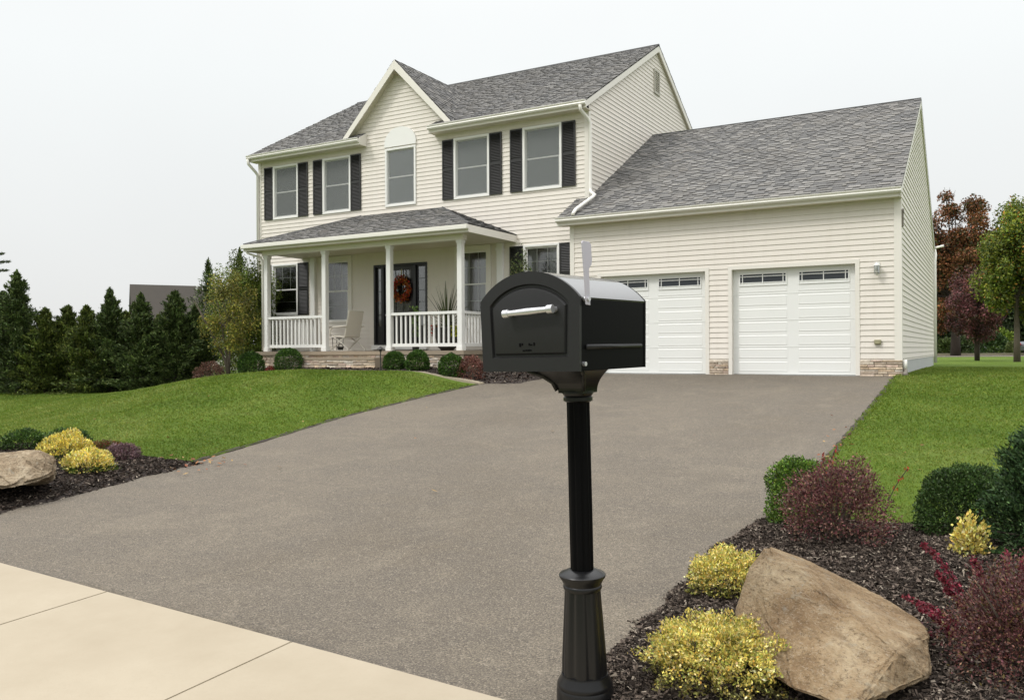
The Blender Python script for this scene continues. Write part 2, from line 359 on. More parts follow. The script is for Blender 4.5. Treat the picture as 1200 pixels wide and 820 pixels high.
def bed(name, poly, hmax, step, nchips, size, hue, chiplabel):
    xs = [p[0] for p in poly]; y_ = [p[1] for p in poly]
    gx = np.arange(min(xs)-.15, max(xs)+.15, step); gy = np.arange(min(y_)-.15, max(y_)+.15, step)
    X, Y = np.meshgrid(gx, gy); Z, d = bedz(poly, X, Y, hmax)
    idx = np.arange(X.size).reshape(X.shape); q = np.stack([idx[:-1,:-1], idx[:-1,1:], idx[1:,1:], idx[1:,:-1]], -1).reshape(-1, 4)
    keep = (d.ravel()[q] > -.13).all(1); q = q[keep]
    V = np.stack([X.ravel(), Y.ravel(), Z.ravel()], 1)
    used, inv = np.unique(q, return_inverse=True)
    tag(np_mesh(name, V[used], inv.reshape(q.shape), M['mulch'], smooth=True), kind='structure')
    n = nchips*2; X = rng.uniform(min(xs)-.1, max(xs)+.1, n); Y = rng.uniform(min(y_)-.1, max(y_)+.1, n)
    Z, d = bedz(poly, X, Y, hmax); k = d > rng.uniform(-.12, .03, n); X, Y, Z = X[k], Y[k], Z[k]; n = len(X)
    c = np.stack([X, Y, Z+rng.uniform(-.002, .018, n)], 1)
    dr = rng.normal(size=(n, 3)); dr[:, 2] *= .35; dr /= np.linalg.norm(dr, axis=1)[:, None]
    sd = np.cross(dr, rng.normal(size=(n, 3))*[.5,.5,1.4]); sd /= np.linalg.norm(sd, axis=1)[:, None]
    L = rng.uniform(.4, 1.5, n)[:, None]*size; W = L*rng.uniform(.15, .45, n)[:, None]
    V = np.stack([c-dr*L/2-sd*W/2, c+dr*L/2-sd*W/3, c+dr*L/2+sd*W/3, c-dr*L/2+sd*W/2], 1).reshape(-1, 3)
    b = rng.random(n)**2.2; col = np.outer(.4+2.9*b, hue); k2 = rng.random(n) < .07; col[k2] = [.26,.22,.175]
    tag(np_mesh('mulch_chips', V, np.arange(len(V)).reshape(-1, 4), M['chips'], col=np.repeat(col, 4, 0)), chiplabel, 'mulch', kind='stuff')
bed('mulch_bed', BED_R, .10, .06, 120000, .032, (.046,.036,.029), 'dark shredded bark mulch around the large tan boulder')
bed('mulch_bed', BED_L, .07, .08, 34000, .045, (.034,.026,.021), 'dark bark mulch in front of the left boulder beside the driveway')
bed('mulch_bed', BED_H, .02, .12, 9000, .07, (.026,.018,.014), 'dark mulch strip along the porch under the clipped shrubs')
# walkway
wb = MB(); n = 14
for i in range(n):
    t0, t1 = i/n, (i+1)/n
    def pt(t, s): x = -9.2-4.2*t; y = -2.7+(s*.38 if s else 0); return (x, y, -.215+.28*min(1, t*2.2)+.03)
    a, b_, c, d = pt(t0, 0), pt(t1, 0), pt(t1, 1), pt(t0, 1); wb.add([a, b_, c, d]+[(p[0], p[1], p[2]-.12) for p in (a, b_, c, d)], [(0,1,2,3),(0,4,5,1),(2,6,7,3),(1,5,6,2),(3,7,4,0)])
tag(wb.build('walkway', M['walk']), kind='structure')
# ------------------------------------------------------------------ grass blades
def blades(n, x0, x1, y0, y1, label):
    X = rng.uniform(x0, x1, n); Y = y0+(y1-y0)*rng.random(n)**1.25
    wv = .03*np.sin(Y*7)+.02*np.sin(Y*19); ok = ((X < edgeL(Y)-.035+wv) | (X > edgeR(Y)+.035+wv)); ok |= Y > .3
    for bp in (BED_R, BED_L, BED_H): ok &= inside_dist(bp, X, Y) < .06*rng.random(n)-.01
    ok &= ~((X > -22) & (X < .02) & (Y > -.05)); ok &= Y > SWY(X)+.05
    ok &= ~((X > -14) & (X < -9.2) & (Y > -3.0) & (Y < -2.0))
    X, Y = X[ok], Y[ok]; n = len(X); Z = G(X, Y)
    d = np.hypot(X-CAM.x, Y-CAM.y); s = np.clip(d/10, .75, 2.2)
    edge = (np.minimum(np.abs(X-edgeL(Y)), np.abs(X-edgeR(Y))) < .12) & (Y < 0)
    h = rng.uniform(.012, .034, n)*(.7+.3*s)*np.where(edge, 1.5, 1); w = rng.uniform(.004, .009, n)*s
    a = rng.uniform(0, 2*np.pi, n); dx, dy = np.cos(a), np.sin(a); ln = rng.normal(size=(n, 2))*.75
    c = np.stack([X, Y, Z-.004], 1)
    p0 = c+np.stack([dx*w, dy*w, 0*w], 1); p1 = c-np.stack([dx*w, dy*w, 0*w], 1); p2 = c+np.stack([ln[:,0]*h, ln[:,1]*h, h], 1)
    V = np.stack([p0, p1, p2], 1).reshape(-1, 3)
    br_ = rng.uniform(.85, 1.18, n); col = np.stack([br_*rng.uniform(.85,1.25,n), br_, br_*rng.uniform(.7,1.3,n)], 1); k = rng.random(n) < .03; col[k] = [2.0,1.5,2.0]
    tag(np_mesh('grass', V, np.arange(len(V)).reshape(-1, 3), M['blades'], col=np.repeat(col, 3, 0), nper=3), label, 'grass', kind='stuff')
blades(330000, -30, -8.2, -12.4, 1.5, 'mown green lawn grass left of the driveway in front of the porch')
blades(260000, -.2, 8, -12.4, 8, 'mown green lawn grass right of the driveway beside the garage')

Cs = []
for cx_, cy_, sx_, sy_, n_ in ((-8.35,-12.0,.5,.3,70), (-.05,-9.5,.12,1.6,60), (-11,-8,2.2,2.2,26), (2.2,-8,1.4,2,22), (-4,-9,3,4,10)):
    for _ in range(n_): x = random.gauss(cx_, sx_); y = random.gauss(cy_, sy_); Cs.append((x, y, max(float(G(x, y)), float(P(y)))+.018))
Cs = np.array(Cs); n = len(Cs); a = rng.uniform(0, 6.28, n); dd = np.stack([np.cos(a), np.sin(a), rng.normal(0,.2,n)], 1); s2 = np.stack([-np.sin(a), np.cos(a), rng.normal(0,.25,n)], 1); L = rng.uniform(.02,.045,n)[:,None]
V = np.stack([Cs-dd*L, Cs-s2*L*.5, Cs+dd*L, Cs+s2*L*.5], 1).reshape(-1, 3); cl_ = np.array([(.30,.12,.04),(.22,.07,.03),(.34,.22,.08)])[rng.integers(0, 3, n)]
tag(np_mesh('fallen_leaves', V, np.arange(4*n).reshape(-1, 4), M['leaf'], col=np.repeat(cl_, 4, 0)), 'scattered brown autumn leaves along the lawn and driveway edges', 'leaves', kind='stuff')
# ------------------------------------------------------------------ HOUSE
house = empty('suburban_house', (0,0,0), 'two storey cream sided house with grey roofs, front porch and two-door garage', 'house')
HS = .1275
def siding(mb, o, dx, nrm, z0, z1, left, right, openings=()):
    """o origin (x,y); dx unit along wall; nrm outward; left(z)/right(z) wall limits along dx; openings (a,b,z0,z1)"""
    zs = set([z0, z1]); k = math.floor(z0/HS)
    while k*HS < z1:
        if k*HS > z0: zs.add(round(k*HS, 5))
        k += 1
    for a, b, c, d in openings:
        for q in (c, d):
            if z0 < q < z1: zs.add(q)
    zs = sorted(zs)
    def P3(s, z, off): return (o[0]+dx[0]*s+nrm[0]*off, o[1]+dx[1]*s+nrm[1]*off, z)
    for za, zb in zip(zs[:-1], zs[1:]):
        if zb-za < 1e-4: continue
        zm = (za+zb)/2; kk = math.floor(zm/HS); zc = kk*HS
        oa = .003+.016*(1-(za-zc)/HS); ob = .003+.016*(1-(zb-zc)/HS)
        la, ra, lb, rb_ = left(za), right(za), left(zb), right(zb)
        if ra-la < .01: continue
        if rb_ < lb: lb = rb_ = (lb+rb_)/2
        cuts = sorted([(a, b) for a, b, c, d in openings if c < zm < d])
        segs = []; cur = la
        for a, b in cuts: segs.append((cur, a)); cur = b
        segs.append((cur, ra))
        for i, (a, b) in enumerate(segs):
            if b-a < .005: continue
            a2 = lb if i == 0 else a; b2 = rb_ if i == len(segs)-1 else b
            mb.add([P3(a, za, oa), P3(b, za, oa), P3(b2, zb, ob), P3(a2, zb, ob)], [(0,1,2,3)])
            if abs(za-zc) < 1e-3:                       # lap underside
                mb.add([P3(a, za, .003), P3(b, za, .003), P3(b, za, oa), P3(a, za, oa)], [(0,1,2,3)])
YM = .913; XL = -20.49; XR = -7.89; XC = -14.34
ZE = 7.38; ZR = 10.665; YE = .544; YR = 6.36; SL = (ZR-ZE)/(YR-YE)
UPW = [(-19.78,-18.65),(-17.52,-16.35),(-14.90,-13.74),(-12.30,-11.08),(-9.93,-8.71)]
ZU0, ZU1 = 5.17, 6.98
LOW = [(-19.86,-18.68,1.85,3.60),(-9.93,-8.80,1.85,3.61)]
BIG = [(-17.46,-16.47,1.60,3.57),(-12.16,-11.19,1.60,3.57)]
DOOR = (-15.42,-13.33,.66,3.35)
op = [(a, b, ZU0, ZU1) for a, b in UPW]+[(a, b, c, d) for a, b, c, d in LOW]+[(a, b, c, d) for a, b, c, d in BIG]+[DOOR]
w = MB(); c_ = lambda v: (lambda z: v)
siding(w, (0, YM), (1,0), (0,-1), .62, 7.22, c_(XL), c_(XR), op)
siding(w, (0, YM), (1,0), (0,-1), 7.22, 9.5, lambda z: XC-max(0, (9.50-z)/1.043), lambda z: XC+max(0, (9.50-z)/1.043), ())
w.build('front_wall', M['siding'], house)
BSW = 12.17-.37
w = MB(); siding(w, (XR, 0), (0,1), (1,0), 3.9, ZR-.12, lambda z: max(YM, YR-(ZR-.12-z)/SL), lambda z: min(BSW, YR+(ZR-.12-z)/SL)); w.build('side_wall', M['siding'], house)
w = MB(); siding(w, (XL, 0), (0,1), (-1,0), .62, ZR-.12, lambda z: max(YM, YR-(ZR-.12-z)/SL), lambda z: min(BSW, YR+(ZR-.12-z)/SL)); w.build('side_wall', M['siding'], house)
w = MB(); siding(w, (0, BSW), (1,0), (0,1), .0, 7.3, c_(XL), c_(XR)); w.build('rear_wall', M['siding'], house)
# garage walls
GX0, GX1 = -8.0, 0; GZE = 4.1; GZR = 7.579; GYE = -.298; GYR = 5.937; GS = (GZR-GZE)/(GYR-GYE); GB = 11.87
GD = [(-7.14,-4.36),(-3.71,-.93)]; GH = 2.52
w = MB(); siding(w, (0,0), (1,0), (0,-1), .35, 4.0, c_(GX0), c_(GX1), [(a-.08, b+.08, 0, GH+.08) for a, b in GD]); w.build('garage_front_wall', M['siding'], house)
w = MB(); siding(w, (GX1,0), (0,1), (1,0), .33, GZR-.12, lambda z: max(0, GYR-(GZR-.12-z)/GS), lambda z: min(GB, GYR+(GZR-.12-z)/GS)); w.build('garage_side_wall', M['siding'], house)
w = MB(); siding(w, (GX0,0), (0,1), (-1,0), .0, 4.1, c_(0), c_(YM)); w.build('garage_return_wall', M['siding'], house); w = MB(); siding(w, (0,GB), (1,0), (0,1), .0, 4.0, c_(XR), c_(0)); w.build('garage_rear_wall', M['siding'], house)
# foundation + stones
f = MB(); f.box(XL+.03, XR, YM+.02, BSW-.02, -1.3, .62); f.box(GX0+.03, GX1-.03, .02, GB-.03, -.5, .0); 
f.box(GX1-.2, GX1+.002, .14, GB, -.5, .33); f.build('foundation', M['concrete_f'], house)
def ledge(name, x0, x1, y, z0, z1, parent, depth=.05, seed=1):
    rr = random.Random(seed); Vs = []; Fs = []; Cs = []; z = z0
    pal = [(.66,.55,.42),(.62,.48,.34),(.72,.64,.53),(.55,.45,.36),(.68,.52,.43),(.74,.68,.60),(.46,.38,.30)]
    while z < z1-.01:
        h = min(rr.uniform(.04, .085), z1-z); x = x0
        if z1-(z+h) < .03: h = z1-z
        while x < x1-.005:
            l = min(rr.uniform(.1, .38), x1-x)
            if x1-(x+l) < .05: l = x1-x
            d = depth*rr.uniform(.5, 1); b = len(Vs); g = .004; bv = .006
            q = [(x+g, z+g), (x+l-g, z+g), (x+l-g, z+h-g), (x+g, z+h-g)]; q2 = [(x+g+bv, z+g+bv), (x+l-g-bv, z+g+bv), (x+l-g-bv, z+h-g-bv), (x+g+bv, z+h-g-bv)]
            Vs += [(a, y, c) for a, c in q]+[(a, y-d+bv, c) for a, c in q]+[(a, y-d+rr.uniform(-.006,.006), c) for a, c in q2]
            for i in range(4): j = (i+1) % 4; Fs += [(b+i, b+j, b+4+j, b+4+i), (b+4+i, b+4+j, b+8+j, b+8+i)]
            Fs.append((b+8, b+9, b+10, b+11)); p = rr.choice(pal); k = rr.uniform(.75, 1.15); Cs += [[c*k for c in p]]*12
            x += l
        z += h
    return np_mesh(name, Vs, Fs, M['stonemix'], parent, col=np.array(Cs))
ledge('stone_veneer', GX0, -7.23, -.002, -.02, .35, house, seed=3); ledge('stone_veneer', -4.27, -3.80, -.002, -.02, .35, house, seed=4); ledge('stone_veneer', -.84, .03, -.002, -.03, .35, house, seed=5)
ledge('stone_veneer', XL, -18.2, YM+.01, -.25, .60, house, seed=6); ledge('stone_veneer', -10.5, GX0, YM+.01, -.1, .60, house, seed=8)
for a, b in ((GX0+.01, -7.23), (-4.27, -3.80), (-.84, GX1-.01)): mb = MB(); mb.box(a, b, 0, .12, -.1, .35); mb.build('stone_backing', M['stonegrout'], house)
# corner trims
def cornertrim(x, y, z0, z1, sx, sy, wd=.11):
    t = MB(); t.box(*sorted((x+sx*.024, x-sx*wd)), *sorted((y+sy*.024, y)), z0, z1); t.box(*sorted((x+sx*.024, x)), *sorted((y, y-sy*wd)), z0, z1); t.build('corner_trim', M['trim'], house)
cornertrim(XR, YM, 4.6, 7.25, 1, -1); cornertrim(XL, YM, .6, 7.25, -1, -1)
cornertrim(GX1, 0, .33, 3.98, 1, -1, .13); cornertrim(GX0, 0, .35, 3.98, -1, -1, .1); cornertrim(GX1, GB, .33, 3.98, 1, 1)
# roofs ------------------------------------------------------
class Roof:
    def __init__(s): s.V = []; s.F = []; s.C = []
    def quad(s, ps, c):
        b = len(s.V); s.V += [tuple(p) for p in ps]; s.F.append(tuple(range(b, b+4))); s.C += [c]*4
    def build(s, name, mat, parent): return np_mesh(name, s.V, s.F, mat, parent, col=np.array(s.C))
TONES = [(.085,.086,.089),(.11,.11,.111),(.14,.139,.137),(.18,.178,.174),(.22,.216,.208),(.16,.154,.145),(.10,.099,.10)]
def plane_uv(mb, pts, o, ux, vx, t=.02, seed=[1]):
    """one roof slope laid course by course with separate laminated tabs; vx points up the slope"""
    rr = random.Random(seed[0]); seed[0] += 1
    o = Vector(o); ux = Vector(ux).normalized(); vx = Vector(vx).normalized()
    if vx.z < 0: vx = -vx
    P_ = [Vector(p) for p in pts]; n = ux.cross(vx).normalized()
    if n.z < 0: n = -n
    uv = [((p-o).dot(ux), (p-o).dot(vx)) for p in P_]; k = len(uv)
    def lim(v):
        xs = []
        for i in range(k):
            (a, b), (c, d) = uv[i], uv[(i+1) % k]
            if min(b, d)-1e-6 <= v <= max(b, d)+1e-6:
                if abs(d-b) < 1e-6: xs += [a, c]
                else: xs.append(a+(c-a)*(v-b)/(d-b))
        return (min(xs), max(xs)) if xs else None
    W3 = lambda u, v, h: o+ux*u+vx*v+n*h
    v = min(q[1] for q in uv); vt = max(q[1] for q in uv); CH = .148
    base = P_ if (P_[1]-P_[0]).cross(P_[2]-P_[0]).dot(n) > 0 else P_[::-1]
    while v < vt-.005:
        v1 = min(v+CH, vt); l0 = lim(v+1e-4); l1 = lim(v1-1e-4)
        if not l0 or not l1: break
        A = max(l0[0], l1[0]); B = min(l0[1], l1[1]); cuts = []; x = A+rr.uniform(.05, .25)
        while x < B-.05: cuts.append(x); x += rr.choice([.10,.16,.22,.28,.34])*rr.uniform(.85, 1.15)
        ed = [None]+cuts+[None]; up_ = rr.random() < .5; ct = rr.choice(TONES)
        for i in range(len(ed)-1):
            a0, a1 = (l0[0], l1[0]) if ed[i] is None else (ed[i],)*2; b0, b1 = (l0[1], l1[1]) if ed[i+1] is None else (ed[i+1],)*2
            up_ = not up_; h0 = t+(.022 if up_ else .010); h1 = t+.002; c = rr.choice(TONES) if up_ else rr.choice(TONES[:4]); q = rr.uniform(.85, 1.15); c = tuple(q*z*w_ for z, w_ in zip(c, (1.03, 1.0, .95)))
            mb.quad([W3(a0, v, h0), W3(b0, v, h0), W3(b1, v1, h1+(.006 if up_ else 0)), W3(a1, v1, h1+(.006 if up_ else 0))], c)
            mb.quad([W3(a0, v, -.004), W3(b0, v, -.004), W3(b0, v, h0), W3(a0, v, h0)], (.03,.03,.03))
            if up_:
                mb.quad([W3(a0, v, 0), W3(a0, v, h0), W3(a1, v1, h1+.006), W3(a1, v1, 0)], (.03,.03,.03)); mb.quad([W3(b0, v, 0), W3(b1, v1, 0), W3(b1, v1, h1+.006), W3(b0, v, h0)], (.03,.03,.03))
        v = v1
    q = [p-n*.004 for p in P_]
    if k == 3: q.append(q[2])
    mb.quad(q, (.05,.05,.05))
    for i in range(k):
        a, b = P_[i], P_[(i+1) % k]; mb.quad([a-n*.004, b-n*.004, b+n*t, a+n*t], (.05,.05,.05))
RX0, RX1 = -20.63, -7.78; ex, exr = -15.72, -12.96
def zmain(Y): return ZE+SL*(Y-YE)
rf = Roof(); sv = (0, 1, SL)
for x0, x1, y0 in ((RX0, ex, YE), (ex, exr, YM+.12), (exr, RX1, YE)):
    plane_uv(rf, [(x0, y0, zmain(y0)), (x1, y0, zmain(y0)), (x1, YR, ZR), (x0, YR, ZR)], (0, YE, ZE), (1,0,0), sv)
plane_uv(rf, [(RX0, YR, ZR), (RX1, YR, ZR), (RX1, 2*YR-YE, ZE), (RX0, 2*YR-YE, ZE)], (0, YR, ZR), (1,0,0), (0,1,-SL))
rf.build('main_roof', M['shingle'], house)
rc = MB(); rc.tube([(RX0, YR, ZR+.01), (RX1, YR, ZR+.01)], .05, 6); rc.build('ridge_cap', M['cap'], house)
# under-deck & fascia
dk = MB()
for s, y1 in ((1, YE), (-1, 2*YR-YE)):
    pass
def rake(mb, x, a, b, wd=.2, th=.03):     # sloping fascia board hanging under roof edge at plane x
    a = Vector(a); b = Vector(b)
    mb.add([(x, a.y, a.z), (x, b.y, b.z), (x, b.y, b.z-wd), (x, a.y, a.z-wd), (x-th, a.y, a.z), (x-th, b.y, b.z), (x-th, b.y, b.z-wd), (x-th, a.y, a.z-wd)], [(0,1,2,3),(4,7,6,5),(0,4,5,1),(3,2,6,7),(0,3,7,4),(1,5,6,2)])
def rakeboard(x, pts, name='rake_board', th=.03, wd=.2):
    mb = MB()
    for a, b in zip(pts[:-1], pts[1:]): rake(mb, x, a, b, wd, th)
    return mb.build(name, M['trim'], house)
rakeboard(RX1-.004, [(0, YE-.03, ZE+.0), (0, YR, ZR-.003), (0, 2*YR-YE, ZE)])
rakeboard(RX0+.034, [(0, YE-.03, ZE+.0), (0, YR, ZR-.003), (0, 2*YR-YE, ZE)])
rakeboard(.054-.004, [(0, GYE-.03, GZE), (0, GYR, GZR-.003), (0, 2*GYR-GYE, GZE)], wd=.17)
# soffit returns + rake soffits
for x0, x1, yr_, zr_, ye_, ze_, yb in ((XR, RX1-.03, YR, ZR, YE, ZE, 2*YR-YE), (RX0+.03, XL, YR, ZR, YE, ZE, 2*YR-YE), (GX1, .054-.03, GYR, GZR, GYE, GZE, 2*GYR-GYE)):
    for ya, za in ((ye_, ze_), (yb, ze_)):
        so = MB(); so.add([(x0, ya, za-.17), (x1, ya, za-.17), (x1, yr_, zr_-.17), (x0, yr_, zr_-.17)], [(0,1,2,3)]); so.build('rake_soffit', M['soffit'], house)
def eave(x0, x1, ye, ze, yw, label='eave'):
    s = MB(); s.box(x0+.02, x1-.02, ye+.012, yw, ze-.20, ze-.185); s.build('soffit', M['soffit'], house)
    fz = MB(); fz.box(x0, x1, ye-.004, ye+.012, ze-.205, ze-.004); fz.build('fascia_board', M['trim'], house)
    # K-style gutter profile
    pr = [(0,-.01),(-.115,-.01),(-.115,-.03),(-.095,-.05),(-.105,-.085),(-.075,-.125),(0,-.13)]
    inner = [(-.012,-.02),(-.10,-.02),(-.10,-.035),(-.08,-.055),(-.09,-.085),(-.065,-.112),(-.012,-.118)]
    g_ = MB(); n = len(pr)
    vs = [(x, ye-.005+p[0], ze+p[1]) for x in (x0, x1) for p in pr]
    g_.add(vs, [(i, (i+1), n+i+1, n+i) for i in range(1, n-1)]+[(n-1, 0, n, 2*n-1)]+[tuple(range(n)), tuple(range(n, 2*n))])
    g_.box(x0, x1, ye-.125, ye-.105, ze-.016, ze-.004)
    g_.build('gutter', M['gutter'], house)
eave(RX0, ex+.03, YE, ZE, YM); eave(exr-.03, RX1, YE, ZE, YM); eave(-8.27, .054, GYE, GZE, 0)
for xx in (ex+.03, exr-.03):
    cb = MB(); sg = 1 if xx < XC else -1
    cb.add([(xx+sg*a, y, z) for a in (0, .018) for y, z in ((YE-.004, ZE-.205), (YM-.002, ZE-.205), (YM-.002, zmain(YM)+.02), (YE-.004, ZE+.02))], [(0,1,2,3),(7,6,5,4),(0,4,5,1),(1,5,6,2),(2,6,7,3),(3,7,4,0)]); cb.build('eave_return', M['trim'], house)
# garage roof
gr = Roof(); gv = (0,1,GS); zg = lambda Y: GZE+GS*(Y-GYE)
plane_uv(gr, [(XR, GYE, GZE), (.054, GYE, GZE), (.054, GYR, GZR), (XR, GYR, GZR)], (0,GYE,GZE), (1,0,0), gv)
plane_uv(gr, [(-8.25, GYE, GZE), (XR, GYE, GZE), (XR, YM, zg(YM)), (-8.25, YM, zg(YM))], (0,GYE,GZE), (1,0,0), gv)
plane_uv(gr, [(XR, GYR, GZR), (.054, GYR, GZR), (.054, 2*GYR-GYE, GZE), (XR, 2*GYR-GYE, GZE)], (0,GYR,GZR), (1,0,0), (0,1,-GS))
gr.build('garage_roof', M['shingle'], house)
rc = MB(); rc.tube([(XR+.02, GYR, GZR+.01), (.05, GYR, GZR+.01)], .045, 6); rc.build('ridge_cap', M['cap'], house)
lf = MB(); lf.bar((-8.235, GYE, GZE-.1), (-8.235, YM, zg(YM)-.1), .03, .2); lf.build('rake_board', M['trim'], house)
# front gable
PY = .64; PZ = 9.64; GSL = 1.043
hv = lambda Y: (PZ-zmain(Y))/GSL
yb = YE+(PZ-ZE)/SL
gg = Roof()
for s in (-1, 1):
    h0 = hv(PY); plane_uv(gg, [(XC+s*h0, PY, PZ-GSL*h0), (XC, PY, PZ), (XC, yb, PZ)], (XC, PY, PZ), (0,1,0), (s,0,-GSL))
gg.build('gable_roof', M['shingle'], house)
gb = MB(); wd = .22
for s in (-1, 1):
    h0 = hv(PY)-.03; a = (XC, PZ+.0); b = (XC+s*h0, PZ-GSL*h0)
    q = [(a[0], PY-.03, a[1]), (b[0], PY-.03, b[1]), (b[0]-s*.0, PY-.03, b[1]-wd), (a[0], PY-.03, a[1]-wd*1.3)]
    gb.add(q+[(x, PY+.0, z) for x, y, z in q], [(0,1,2,3),(4,7,6,5),(0,4,5,1),(3,2,6,7),(1,5,6,2)])
gb.build('gable_rake_board', M['trim'], house)
gs = MB()
for s in (-1, 1):
    h0 = hv(PY)-.05; gs.add([(XC, PY, PZ-.16), (XC+s*h0, PY, PZ-.16-GSL*h0), (XC+s*h0, YM+.01, PZ-.16-GSL*h0), (XC, YM+.01, PZ-.16)], [(0,1,2,3)])
gs.build('gable_soffit', M['soffit'], house)
# porch roof (hipped)
ZP = 3.93; PYF = -1.66; PX0, PX1 = -18.5, -10.18; TX0, TX1, TZ = -15.92, -12.76, 4.95
pr_ = Roof(); sp_ = (TZ-ZP)/(YM-PYF)
plane_uv(pr_, [(PX0, PYF, ZP), (PX1, PYF, ZP), (TX1, YM, TZ), (TX0, YM, TZ)], (0,PYF,ZP), (1,0,0), (0,1,sp_))
plane_uv(pr_, [(PX0, PYF, ZP), (TX0, YM, TZ), (PX0, YM, ZP)], (PX0,0,ZP), (0,1,0), (1,0,(TZ-ZP)/(TX0-PX0)))
plane_uv(pr_, [(PX1, PYF, ZP), (PX1, YM, ZP), (TX1, YM, TZ)], (PX1,0,ZP), (0,1,0), (-1,0,(TZ-ZP)/(PX1-TX1)))
pr_.build('porch_roof', M['shingle'], house)
for a, b in (((PX0, PYF, ZP+.02), (TX0, YM, TZ+.02)), ((PX1, PYF, ZP+.02), (TX1, YM, TZ+.02))): hc = MB(); hc.tube([a, b], .03, 6); hc.build('hip_cap', M['cap'], house)
pc = MB(); pc.box(PX0+.03, PX1-.03, PYF+.03, YM-.005, 3.74, 3.76); pc.build('porch_ceiling', M['soffit'], house)
pf = MB(); pf.box(PX0, PX1, PYF-.0, PYF+.03, 3.73, ZP-.004); pf.box(PX0, PX0+.03, PYF+.03, YM, 3.73, ZP-.004); pf.box(PX1-.03, PX1, PYF+.03, YM, 3.73, ZP-.004); pf.build('fascia_board', M['trim'], house)
pg = MB(); pg.box(PX0-.02, PX1+.02, PYF-.11, PYF-.002, ZP-.13, ZP-.005); pg.build('gutter', M['gutter'], house, bevel=.015)
# beam over posts
bm_ = MB(); bm_.box(-18.08, -10.60, -1.30, -1.10, 3.6, 3.74); bm_.build('porch_beam', M['trim'], house)
# porch floor, steps
fl = MB(); fl.box(-18.2, -10.45, -1.5, YM, .50, .615); fl.build('porch_floor', M['slab'], house, bevel=.01)
fb = MB(); fb.box(-18.15, -10.5, -1.42, YM, -.4, .50); fb.build('porch_base', M['stonegrout'], house)
ledge('porch_stone', -18.15, -10.5, -1.42, -.3, .50, house, seed=11)
st = MB(); st.box(-16.75, -12.95, -2.15, -1.48, .36, .43); st.box(-16.75, -12.95, -2.1, -1.5, -.2, .36); st.build('steps', M['slab'], house, bevel=.008)
ledge('step_stone', -16.75, -12.95, -2.105, -.2, .36, house, seed=12)
# posts
def post(x, y, half=False, wd=.155):
    o = MB(); y0, y1 = (y-.09, y+.02) if half else (y-wd/2, y+wd/2)
    o.box(x-wd/2, x+wd/2, y0, y1, .615, 3.742)
    o.box(x-wd/2-.02, x+wd/2+.02, y0-.02, y1+(.0 if half else .02), .615, .74); o.box(x-wd/2-.02, x+wd/2+.02, y0-.02, y1+(0 if half else .02), 3.52, 3.60)
    o.build('porch_post', M['white'], house, bevel=.008)
PXs = [-17.95,-15.56,-13.14,-10.73]
for x in PXs: post(x, -1.2)
post(-17.95, YM-.02, True, .2); post(-10.70, YM-.02, True, .2)
def railing(a, b):
    o = MB(); a = Vector(a); b = Vector(b); L = (b-a).length; d = (b-a)/L
    o.bar(a+Vector((0,0,1.655)), b+Vector((0,0,1.655)), .10, .075); o.bar(a+Vector((0,0,.775)), b+Vector((0,0,.775)), .055, .09)
    n = int(L/.152); 
    for i in range(1, n): p = a+d*(L*i/n); o.bar(p+Vector((0,0,.81)), p+Vector((0,0,1.62)), .045, .045, (d.x, d.y, 0))
    o.build('porch_railing', M['white'], house)
railing((PXs[0]+.08, -1.2, 0), (PXs[1]-.08, -1.2, 0)); railing((PXs[2]+.08, -1.2, 0), (PXs[3]-.08, -1.2, 0))
railing((PXs[0], -1.12, 0), (PXs[0], YM-.11, 0)); railing((PXs[3], -1.12, 0), (PXs[3], YM-.11, 0))
